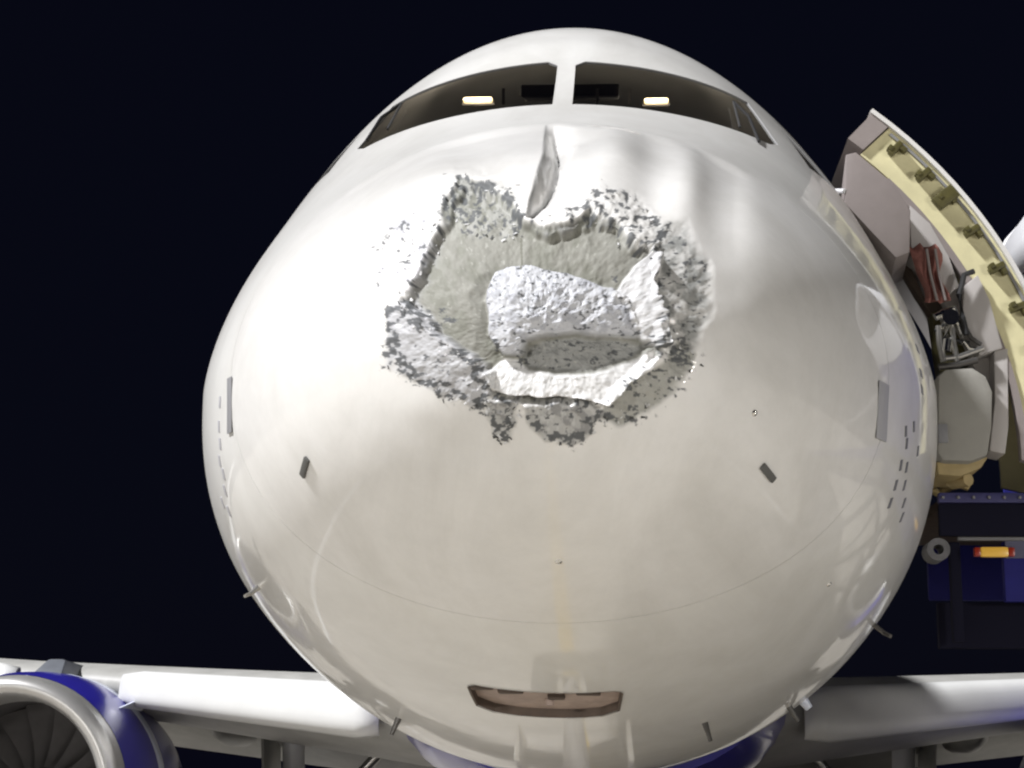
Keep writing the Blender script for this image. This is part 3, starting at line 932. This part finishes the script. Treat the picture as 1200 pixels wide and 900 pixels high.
for sx in (-1, 1):
    mb = MB(); rows_ = []
    for ax in (1.2, 2, 3, 4, 5, 6.4, 8, 10, 12, 14, 16, 17):
        yle, zle, ch, th = wing_station(ax)
        rows_.append([(sx * ax, yle + a_, zle + h_ - a_ * .035) for a_, h_ in airfoil(ch, th)])
    n = len(rows_[0])
    vs = [p for r_ in rows_ for p in r_]
    fs = [(i * n + j, i * n + (j + 1) % n, (i + 1) * n + (j + 1) % n, (i + 1) * n + j) for i in range(len(rows_) - 1) for j in range(n)]
    fs.append(tuple(range((len(rows_) - 1) * n, len(rows_) * n)))
    wing = mb.add(vs, fs).build('wing', 'wing_grey', plane, smooth=40)
    # slats: bright nose pieces standing proud of the leading edge
    for (a0, a1) in ((2.05, 5.05), (6.45, 9.4), (9.5, 12.6), (12.7, 16.5)):
        rows_ = []
        for k in range(13):
            s = k / 12
            ax = a0 + (a1 - a0) * s
            shrink = 1.0 if 0.04 < s < .96 else .80
            yle, zle, ch, th = wing_station(ax)
            hgt = (0.30 - 0.032 * (ax - 2)) if ax < 6.4 else 0.16 - .006 * (ax - 6.4)
            dep = hgt * 1.1
            row = []
            for j in range(15):
                t = R(-78 + 190 * j / 14)
                rr = shrink
                cs, sn_ = math.copysign(abs(math.cos(t))**.6, math.cos(t)), math.copysign(abs(math.sin(t))**.75, math.sin(t))
                row.append((sx * ax, yle - .10 + dep * (1 - cs * rr) - .10 * (1 - sn_) * .5, zle - .02 + hgt * sn_ * rr * (1.0 if t > 0 else .9)))
            rows_.append(row)
        inner = [[(p[0], p[1] + .03, p[2]) for p in r_] for r_ in rows_]
        sb = MB().grid(rows_)
        sl = sb.build('slat', 'wing_white', wing, smooth=50)
        so = sl.modifiers.new('s', 'SOLIDIFY'); so.thickness = .012
    # flap track fairings
    for ax in (4.6, 8.2, 11.6):
        yle, zle, ch, th = wing_station(ax)
        y0 = yle + ch * .55
        MB().lathe([(0, .01), (.3, .12), (.9, .20), (1.7, .19), (2.6, .08), (2.9, .01)], 'Y', (sx * ax, y0, zle - .33), 20).build('flap_track_fairing', 'wing_grey', wing, smooth=60)
    # inboard flap hanging behind
    yle, zle, ch, th = wing_station(2.2); y2, z2, c2, t2 = wing_station(6.2)
    MB().hexa([(sx * 2.1, yle + ch * .8, zle - .30), (sx * 6.2, y2 + c2 * .85, z2 - .25), (sx * 6.2, y2 + c2 * 1.12, z2 - .62), (sx * 2.1, yle + ch * .98, zle - .72),
               (sx * 2.1, yle + ch * .8, zle - .18), (sx * 6.2, y2 + c2 * .85, z2 - .15), (sx * 6.2, y2 + c2 * 1.12, z2 - .58), (sx * 2.1, yle + ch * .98, zle - .68)]).build('flap', 'wing_grey', wing, bevel=.02)

# wing-to-body fairing
mb = MB(); rows_ = []
for k in range(15):
    s = k / 14
    y = 10.2 + s * 10.5
    e = math.sin(math.pi * (s * .9 + .05)) ** .6
    rows_.append([(math.sin(t) * (1.2 + 1.0 * e), y, 2.55 - math.cos(t) * (.62 + .42 * e) * (1 if math.cos(t) > 0 else .6)) for t in [2 * math.pi * i / 32 for i in range(32)]])
n = 32
mb.add([p for r_ in rows_ for p in r_], [(i * n + j, i * n + (j + 1) % n, (i + 1) * n + (j + 1) % n, (i + 1) * n + j) for i in range(14) for j in range(n)] + [tuple(range(n)), tuple(range(14 * n, 15 * n))])
mb.build('belly_fairing', 'blue_paint', plane, smooth=50)

# engines
EC = (5.80, 11.9, 1.62)
def engine(sx):
    c = (sx * EC[0], EC[1], EC[2])
    def lat(prof, n=72): return MB().lathe(prof, 'Y', c, n)
    nac = lat([(0.32, 1.19), (.6, 1.235), (1.0, 1.26), (1.32, 1.265)]).build('nacelle', 'blue_paint', plane, smooth=60)
    lip = [(0.32, 1.186)]
    for i in range(15):
        t = R(100 - 200 * i / 14)
        lip.append((0.17 - .17 * math.cos(t), 1.065 + .105 * math.sin(t) * (1 if t > 0 else 1.0)))
    lip += [(.5, .945), (.62, .935)]
    lat(lip).build('inlet_lip', 'lip_metal', nac, smooth=60)
    lat([(.62, .935), (.9, .93), (1.3, .95), (1.9, .97)]).build('inlet_duct', 'duct_dark', nac, smooth=60)
    lat([(1.325, 1.262), (1.36, 1.27), (1.56, 1.265), (1.58, 1.258)]).build('white_band', 'stripe_white', nac, smooth=60)
    lat([(1.585, 1.262), (2.2, 1.23), (3.0, 1.10), (3.6, .93), (3.6, .80), (1.9, .80)]).build('rear_cowl', 'blue_paint', nac, smooth=60)
    lat([(3.3, .62), (4.2, .48), (4.8, .30), (4.8, .05)]).build('exhaust_nozzle', 'steel', nac, smooth=50)
    lat([(1.02, .002), (1.06, .06), (1.18, .15), (1.36, .24), (1.5, .29)], 40).build('spinner', 'duct_dark', nac, smooth=60)
    lat([(1.75, .97), (1.76, .2)], 40).build('fan_backplate', 'black', nac)
    # one blade, shared
    rows_ = []
    for k in range(9):
        s = k / 8
        r_ = .27 + .67 * s
        tw = R(22 + 40 * s); ch = .17 + .13 * math.sin(math.pi * (.15 + .7 * s))
        sw = .10 * math.sin(math.pi * s) - .06 * s
        row = []
        for j in range(5):
            q = j / 4 - .5
            row.append((q * ch * 2 * math.sin(tw) + sw, q * ch * 1.6 * math.cos(tw), r_))
        rows_.append(row)
    bl = MB().grid(rows_)
    o0 = None
    for i in range(18):
        if o0 is None:
            o = bl.build('fan_blade', 'blade', nac, smooth=60); o0 = o
        else:
            o = o0.copy(); C.objects.link(o); o.parent = nac
        o.matrix_local = Matrix.Translation((c[0], c[1] + 1.45, c[2])) @ Matrix.Rotation(2 * math.pi * i / 18, 4, 'Y')
    # strake on the inboard shoulder
    t = R(45)
    d = Vector((-sx * math.cos(t), 0, math.sin(t)))
    b0 = Vector(c) + d * 1.25
    MB().hexa([b0 + Vector((0.012, .9, 0)), b0 + Vector((.012, 1.75, 0)), b0 + d * .26 + Vector((.012, 1.75, 0)), b0 + d * .10 + Vector((.012, 1.15, 0)),
               b0 + Vector((-.012, .9, 0)), b0 + Vector((-.012, 1.75, 0)), b0 + d * .26 + Vector((-.012, 1.75, 0)), b0 + d * .10 + Vector((-.012, 1.15, 0))]).build('strake', 'stripe_white', nac)
    # pylon
    yle, zle, ch, th = wing_station(EC[0])
    x = c[0]
    MB().hexa([(x - .2, EC[1] + 1.0, EC[2] + 1.15), (x + .2, EC[1] + 1.0, EC[2] + 1.15), (x + .22, EC[1] + 4.6, EC[2] + .8), (x - .22, EC[1] + 4.6, EC[2] + .8),
               (x - .10, EC[1] + 1.5, EC[2] + 1.42), (x + .10, EC[1] + 1.5, EC[2] + 1.42), (x + .2, EC[1] + 4.6, zle + .1), (x - .2, EC[1] + 4.6, zle + .1)]).build('pylon', 'pylon_grey', nac, bevel=.04)
for sx in (-1, 1):
    engine(sx)

# landing gear
def wheel(parent, c, r_, w):
    t = MB().lathe([(-w/2, r_ * .55), (-w/2, r_ * .86), (-w * .36, r_ * .97), (0, r_), (w * .36, r_ * .97), (w/2, r_ * .86), (w/2, r_ * .55)], 'X', c, 36).build('tyre', 'rubber', parent, smooth=50)
    MB().lathe([(-w * .3, .02), (-w * .42, r_ * .3), (-w * .5, r_ * .56), (w * .5, r_ * .56), (w * .42, r_ * .3), (w * .3, .02)], 'X', c, 28).build('rim', 'steel', parent, smooth=40)
ng = MB().bar((0, 5.1, 2.2), (0, 5.0, .42), .085, .075, 16).build('nose_gear', 'stair_white', plane, smooth=40)
MB().bar((-.3, 5.0, .40), (.3, 5.0, .40), .05).build('axle', 'steel', ng, smooth=40)
for sx in (-1, 1):
    wheel(ng, (sx * .25, 5.0, .40), .40, .22)
    MB().box((sx * .36, 5.1, 1.62), (.03, 1.3, .5), Matrix.Rotation(sx * R(-8), 3, 'Y')).build('gear_door', 'white_paint', ng, bevel=.01)
    mg = MB().bar((sx * 3.9, 17.3, 2.5), (sx * 3.8, 17.2, .58), .15, .12, 16).build('main_gear', 'stair_white', plane, smooth=40)
    MB().bar((sx * 3.8 - .55, 17.2, .58), (sx * 3.8 + .55, 17.2, .58), .07).build('axle', 'steel', mg, smooth=40)
    MB().bar((sx * 3.8, 17.25, 1.0), (sx * 2.6, 17.3, 2.3), .07).build('side_stay', 'steel', mg, smooth=40)
    MB().box((sx * 4.15, 17.3, 1.75), (.04, 1.1, 1.5), Matrix.Rotation(sx * R(4), 3, 'Y')).build('gear_door', 'wing_grey', mg, bevel=.01)
    for k in (-1, 1):
        wheel(mg, (sx * 3.8 + k * .43, 17.2, .585), .585, .4)

# ------------------------------------------------------------------ open cabin door on the stairs side
door = empty('cabin_door', (0, 0, 0), plane)
tag(door, 'open curved cabin door with cream frame and dark stop fittings')
ZC, RX_, RZ_ = 3.93, 1.975, 2.07
DY0, DY1 = 4.02, 4.84
def dprof(z, off, y=DY0):
    s = max(-1, min(1, (z - ZC) / RZ_))
    x = RX_ * math.sqrt(max(0, 1 - s * s))
    n = Vector((x / RX_**2, 0, (z - ZC) / RZ_**2)).normalized()
    return Vector((x, y, z)) + n * off + Vector((0.33 + max(0, 5.47 - z) * 0.19, 0, 0.03))
zs = [3.40 + (5.28 - 3.40) * i / 28 for i in range(29)]
def shell(name, o0, o1, y0, y1, z0, z1, m, bevel=0.0, n=24):
    mb = MB(); vs = []
    Z = [z0 + (z1 - z0) * i / n for i in range(n + 1)]
    for z in Z:
        vs += [dprof(z, o0, y0), dprof(z, o1, y0), dprof(z, o1, y1), dprof(z, o0, y1)]
    fs = []
    for i in range(n):
        for j in range(4):
            fs.append((i * 4 + j, i * 4 + (j + 1) % 4, (i + 1) * 4 + (j + 1) % 4, (i + 1) * 4 + j))
    fs += [(0, 1, 2, 3), tuple(4 * n + k for k in (3, 2, 1, 0))]
    return mb.add(vs, fs).build(name, m, door, smooth=35, bevel=bevel)
shell('outer_skin', -.012, .012, DY0 - .03, DY1 + .03, 3.40, 5.47, 'white_paint')
shell('edge_frame', -.235, -.0125, DY0, DY0 + .03, 3.44, 5.38, 'cream_primer')
shell('edge_frame', -.20, -.0125, DY1 - .03, DY1, 3.44, 5.38, 'cream_primer')
shell('frame_cap', -.275, -.237, DY0 - .015, DY0 + .05, 3.44, 5.22, 'lining')
shell('seal', -.045, -.03, DY0 - .012, DY0 - .001, 3.46, 5.36, 'seal')
MB().hexa([dprof(5.385, -.21, DY0 - .02), dprof(5.385, -.013, DY0 - .02), dprof(5.385, -.013, DY1), dprof(5.385, -.21, DY1),
           dprof(5.46, -.21, DY0 - .02), dprof(5.46, -.013, DY0 - .02), dprof(5.46, -.013, DY1), dprof(5.46, -.21, DY1)]).build('top_cap', 'lining', door)
for k, z in enumerate((5.30, 5.14, 5.00, 4.80, 4.58, 4.35, 4.10, 3.86, 3.66)):
    c = dprof(z, -.09, DY0 - .025)
    tn = (dprof(z + .02, -.09) - dprof(z - .02, -.09)).normalized(); nx = Vector((tn.z, 0, -tn.x))
    rot = Matrix((nx, Vector((0, 1, 0)), tn)).transposed()
    f = MB().box(c, (.09 if k != 2 else .13, .05, .035 if k != 2 else .08), rot).box(c + tn * -.03 + nx * .025, (.03, .045, .05), rot).box(c + tn * .02 - nx * .02, (.03, .06, .03), rot).build('stop_fitting', 'fitting', door, bevel=.006)
# lining panel at the top, standing in front of the frame
pp = [(991, 181), (1003, 178), (1046, 214), (1067, 246), (1066, 296), (1050, 302), (1018, 268), (990, 238)]
mb = MB(); vs = [at(u, v, 3.80) for u, v in pp] + [at(u, v, 3.80) + Vector((.05, .55, .0)) for u, v in pp]
n = len(pp)
mb.add(vs, [tuple(range(n)), tuple(range(2 * n - 1, n - 1, -1))] + [(i, (i + 1) % n, n + (i + 1) % n, n + i) for i in range(n)])
mb.build('lining_panel', 'lining', door, bevel=.008)
# inner face of the door: pale lining strips, strap, latch mechanism, slide pack
shell('inner_lining', -.40, -.28, DY0 + .10, DY1 - .05, 3.9, 5.05, 'pale_panel')
def slab(name, pts, y, t, m, bevel=.006):
    n = len(pts)
    vs = [at(u, v, y) for u, v in pts] + [at(u, v, y) + Vector((0, t, 0)) for u, v in pts]
    return MB().add(vs, [tuple(range(n)), tuple(range(2 * n - 1, n - 1, -1))] + [(i, (i + 1) % n, n + (i + 1) % n, n + i) for i in range(n)]).build(name, m, door, bevel=bevel)
slab('upper_trim', [(1066, 240), (1090, 262), (1112, 300), (1124, 335), (1112, 345), (1098, 318), (1068, 298)], 4.0, .3, 'pale_panel')
slab('lower_trim', [(1130, 335), (1146, 322), (1160, 352), (1175, 408), (1148, 416), (1128, 372)], 3.98, .25, 'pale_panel')
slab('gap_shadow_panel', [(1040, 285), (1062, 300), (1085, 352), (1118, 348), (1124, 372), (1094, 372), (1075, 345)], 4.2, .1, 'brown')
slab('mechanism_housing', [(1092, 366), (1122, 358), (1130, 384), (1150, 410), (1140, 426), (1102, 436)], 4.18, .15, 'fitting')
slab('side_strip', [(1165, 412), (1181, 408), (1182, 500), (1178, 532), (1160, 528), (1166, 470)], 4.0, .2, 'pale_panel')
# slide pack: rounded box
pk = slab('slide_pack', [(1099, 440), (1108, 432), (1140, 430), (1156, 440), (1164, 458), (1163, 500), (1158, 534), (1138, 541), (1104, 540), (1099, 530)], 3.92, .5, 'slide_cover', .03)
p = at(1105, 508, 3.912); MB().box(p, (.05, .012, .10)).build('grey_tab', 'grey_plate', door, bevel=.003)
slab('lower_shelf', [(1098, 541), (1140, 541), (1158, 535), (1150, 548), (1125, 558), (1100, 556)], 4.0, .4, 'tan')
# red folded strap
rows_ = []
for k in range(9):
    s = k / 8
    v = 288 + 66 * s
    cu = 1083 + 14 * s + 2 * math.sin(s * 9)
    wu = 15 + 4 * math.sin(s * 6 + 1) - 8 * max(0, s - .6)
    rows_.append([at(cu + wu * (j / 6 - .5) * 2, v + 2 * math.sin(j * 2.1), 3.93) + Vector((0, .03 * math.sin(j * 2.4 + s * 3), 0)) for j in range(7)])
st = MB().grid(rows_).build('red_strap', 'red_fabric', door, smooth=80)
so = st.modifiers.new('s', 'SOLIDIFY'); so.thickness = .006
for u in (1086, 1096):
    MB().tube([at(u, 292, 3.90), at(u + 4, 320, 3.89), at(u + 12, 352, 3.90)], .008).build('strap_cord', 'lining', door, smooth=40)
MB().tube([at(1141, 318, 3.94), at(1130, 322, 3.93), at(1124, 345, 3.93), at(1128, 372, 3.93), at(1133, 392, 3.93)], .016).build('black_hose', 'black', door, smooth=40)
# bright latch rods and cranks
for pts, r_, m in (
        ([(1096, 372), (1106, 366), (1118, 362), (1121, 372)], .022, 'chrome'), ([(1108, 384), (1110, 398), (1108, 412)], .030, 'chrome'),
        ([(1122, 376), (1128, 392), (1126, 404)], .016, 'chrome'), ([(1100, 382), (1101, 402), (1106, 424)], .018, 'steel'),
        ([(1116, 384), (1118, 405), (1122, 424)], .016, 'steel'), ([(1132, 385), (1138, 396), (1150, 404)], .012, 'probe_metal'),
        ([(1105, 420), (1125, 418), (1152, 408)], .016, 'steel'), ([(1130, 400), (1136, 408), (1146, 410)], .012, 'chrome'),
        ([(1096, 388), (1112, 378), (1130, 380)], .010, 'black'), ([(1103, 410), (1118, 398), (1136, 402)], .010, 'black'),
        ([(1100, 430), (1120, 428), (1145, 422)], .018, 'probe_metal')):
    MB().tube([at(u, v, 3.95) for u, v in pts], r_, 10).build('latch_rod', m, door, smooth=40)
p = at(1113, 373, 3.93); MB().lathe([(-.03, .002), (-.03, .045), (.02, .05), (.02, .002)], 'Y', p, 20).build('latch_crank', 'chrome', door, smooth=40)
# hinge arm carrying the door, and the pivot on the skin
MB().tube([at(1100, 556, 4.5), at(1118, 566, 4.2), at(1135, 562, 4.1)], .035, 10).build('hinge_arm', 'tan', door, smooth=40)
MB().tube([at(978, 224, 3.9), at(990, 224, 3.8)], .014).build('hold_open_pin', 'stair_white', door, smooth=40)

# ------------------------------------------------------------------ passenger stairs standing at the door
stairs = empty('passenger_stairs', (4.5, 5.2, 0))
tag(stairs, 'dark blue mobile passenger stairs with amber lamp standing at the open cabin door', 'boarding stairs')
INV = Matrix.Translation((-4.5, -5.2, 0))
def sb(mb, name, m, parent=None, **k):
    o = mb.build(name, m, parent or stairs, **k)
    if parent is None:
        o.data.transform(INV)
    else:
        o.data.transform(INV)
    return o
ZD = at(1150, 577, 4.34).z - 0.032
sb(MB().box((3.19, 5.25, ZD), (2.32, 1.7, .06)), 'deck', 'brown', bevel=.01)
def zrow(v, y=4.37):
    return at(1150, v, y).z
def hbar(v0, v1, x0, x1, y, d):
    z0, z1 = zrow(v1, y - d / 2), zrow(v0, y - d / 2)
    return MB().box(((x0 + x1) / 2, y, (z0 + z1) / 2), (x1 - x0, d, z1 - z0))
sb(hbar(577, 589, 1.99, 4.37, 4.37, .06), 'deck_edge', 'deck_trim', bevel=.01)
sb(hbar(590, 628, 1.99, 4.36, 4.38, .05), 'front_fascia', 'stair_dark', bevel=.01)
sb(MB().box((3.3, 6.13, ZD - .18), (2.12, .05, .40)), 'rear_fascia', 'stair_blue', bevel=.01)
sb(hbar(629, 633, 2.1, 4.35, 4.44, .04), 'lower_rail', 'grey_plate', bevel=.003)
p = at(1098, 645, 4.40)
bu = sb(MB().lathe([(-.05, .028), (-.05, .062), (.12, .062), (.12, .028)], 'Y', p, 28, True), 'bumper_roller', 'bumper_grey', smooth=40)
lb = sb(hbar(634, 705, 2.35, 4.3, 4.50, .06), 'lamp_panel', 'stair_blue', bevel=.01)
sb(hbar(634, 654, 2.36, 4.29, 4.46, .012), 'pale_stripe', 'stripe_dull', lb)
sb(hbar(706, 760, 2.02, 4.3, 4.70, .06), 'lower_panel', 'stair_dark', bevel=.01)
sb(MB().box((2.10, 4.55, zrow(690)), (.06, .06, .55)), 'bumper_post', 'stair_dark', bevel=.01)
for k in range(6):
    p = at(1105 + k * 18, 583, 4.335)
    sb(MB().bar(p, p + Vector((0, -.012, 0)), .010, .007, 8), 'bolt', 'grey_plate', smooth=40)
p = at(1165, 647, 4.43)
sb(MB().box(p, (.15, .04, .055)), 'amber_lamp', 'amber', lb, bevel=.012)
for du in (-20, 20):
    p = at(1165 + du, 647, 4.435)
    sb(MB().box(p, (.035, .035, .05)), 'red_lens', 'red_lens', lb, bevel=.008)
# canopy on the outer part of the deck
CX0 = 2.76
for y in (4.50, 6.0):
    pts = []
    for i in range(17):
        t = math.pi * i / 16
        pts.append((3.58 - math.copysign(abs(math.cos(t))**.6, math.cos(t)) * .82, y, 4.95 + .62 * math.sin(t)**.7))
    pts = [(CX0, y, 4.55)] + pts + [(4.40, y, 4.55)]
    sb(MB().tube(pts, .035, 10), 'canopy_hoop', 'stair_white', smooth=40)
    sb(MB().box((3.58, y, 3.97), (1.72, .03, 1.3)), 'side_screen', 'stair_blue', bevel=.004)
    sb(MB().box((3.58, y + .05, 4.90), (1.58, .02, .5)), 'window_screen', 'stair_white', bevel=.004)
rows_ = []
for y in (4.50, 6.0):
    rows_.append([(3.58 - math.copysign(abs(math.cos(math.pi * i / 16))**.6, math.cos(math.pi * i / 16)) * .84, y, 4.95 + .64 * abs(math.sin(math.pi * i / 16))**.7) for i in range(17)])
cp = sb(MB().grid(rows_), 'canopy_roof', 'stair_white', smooth=60)
so = cp.modifiers.new('s', 'SOLIDIFY'); so.thickness = .02
# legs, chassis, flight of steps going down away from the aircraft
for x in (3.2, 4.2):
    for y in (4.55, 5.95):
        sb(MB().box((x, y, 1.72), (.10, .10, 2.6)), 'leg', 'stair_dark', bevel=.01)
sb(MB().bar((3.2, 4.55, 1.0), (4.2, 4.55, 3.0), .035), 'brace', 'stair_dark')
sb(MB().bar((3.2, 5.95, 1.0), (4.2, 5.95, 3.0), .035), 'brace', 'stair_dark')
sb(MB().box((5.6, 5.25, .62), (6.4, 1.7, .34)), 'chassis', 'stair_dark', bevel=.03)
NST = 17
for k in range(NST):
    s = k / NST
    sb(MB().box((4.45 + s * 4.6, 5.25, ZD - .17 - s * (ZD - .6)), (.30, 1.4, .04)), 'step', 'steel')
for y in (4.5, 6.0):
    sb(MB().hexa([(4.3, y - .03, ZD - .25), (9.1, y - .03, .35), (9.1, y - .03, .60), (4.3, y - .03, ZD + .05), (4.3, y + .03, ZD - .25), (9.1, y + .03, .35), (9.1, y + .03, .60), (4.3, y + .03, ZD + .05)]), 'stringer', 'stair_blue')
    sb(MB().tube([(4.3, y, ZD + 1.0), (9.1, y, 1.5), (9.1, y, .5)], .03), 'handrail', 'stair_white', smooth=40)
for x in (3.4, 8.0):
    for y in (4.5, 6.0):
        sb(MB().lathe([(-.12, .02), (-.12, .3), (-.08, .36), (.08, .36), (.12, .3), (.12, .02)], 'Y', (x, y, .36), 28), 'wheel', 'rubber', smooth=40)
# loose bundle and cable lying on the deck
bn = []
for k in range(11):
    t = k / 10
    bn.append(at(1092 + 40 * t, 571 + 3 * math.sin(t * 7), 4.45) + Vector((0, .08 * math.sin(t * 5), -.005)))
cab = MB().tube(bn, .022, 8).build('cable', 'tan', None, smooth=40)
tag(cab, 'short tan cable lying on the deck of the boarding stairs', 'cable')

# ------------------------------------------------------------------ mobile floodlight tower on the apron, behind the photographer
def floodlight_tower(x, y, h, aim, watts, label):
    t = empty('floodlight_tower', (x, y, 0))
    tag(t, label, 'floodlight')
    def add(mb, name, m, parent=None, **k):
        return mb.build(name, m, parent or t, **k)
    add(MB().box((0, 0, .55), (1.3, 2.2, .7)), 'trailer', 'stair_blue', bevel=.04)
    for sx in (-1, 1):
        add(MB().lathe([(-.1, .02), (-.1, .26), (0, .32), (.1, .26), (.1, .02)], 'X', (sx * .75, 0, .32), 24), 'wheel', 'rubber', smooth=40)
    add(MB().bar((0, 0, .9), (0, 0, h), .07, .05, 12), 'mast', 'steel', smooth=40)
    add(MB().bar((-.8, 0, h), (.8, 0, h), .04), 'crossbar', 'steel', smooth=40)
    d = (Vector(aim) - Vector((x, y, h))).normalized()
    q = d.to_track_quat('-Z', 'Y')
    rot = q.to_matrix()
    for k in (-1.5, -.5, .5, 1.5):
        c = Vector((k * .5, 0, h)) + d * .12
        hd = add(MB().box(c, (.42, .34, .16), rot), 'lamp_head', 'grey_plate', bevel=.02)
        add(MB().box(c + d * .085, (.38, .30, .008), rot), 'lens', 'lamp_face', hd)
        l = bpy.data.lights.new('floodlight', 'AREA')
        l.shape = 'RECTANGLE'; l.size = .38; l.size_y = .30
        l.energy = watts / 4; l.color = (1.0, .97, .93); l.spread = R(120)
        lo = bpy.data.objects.new('floodlight_lamp', l); C.objects.link(lo); lo.parent = t
        lo.location = c + d * .095; lo.rotation_euler = q.to_euler()
floodlight_tower(-10.0, -12.5, 3.4, (0, 0, 3.0), 245, 'mobile floodlight tower left of the photographer with four lamps on a blue trailer')
floodlight_tower(12.0, -8.5, 3.2, (0, 0, 3.0), 225, 'mobile floodlight tower right of the photographer with four lamps on a blue trailer')
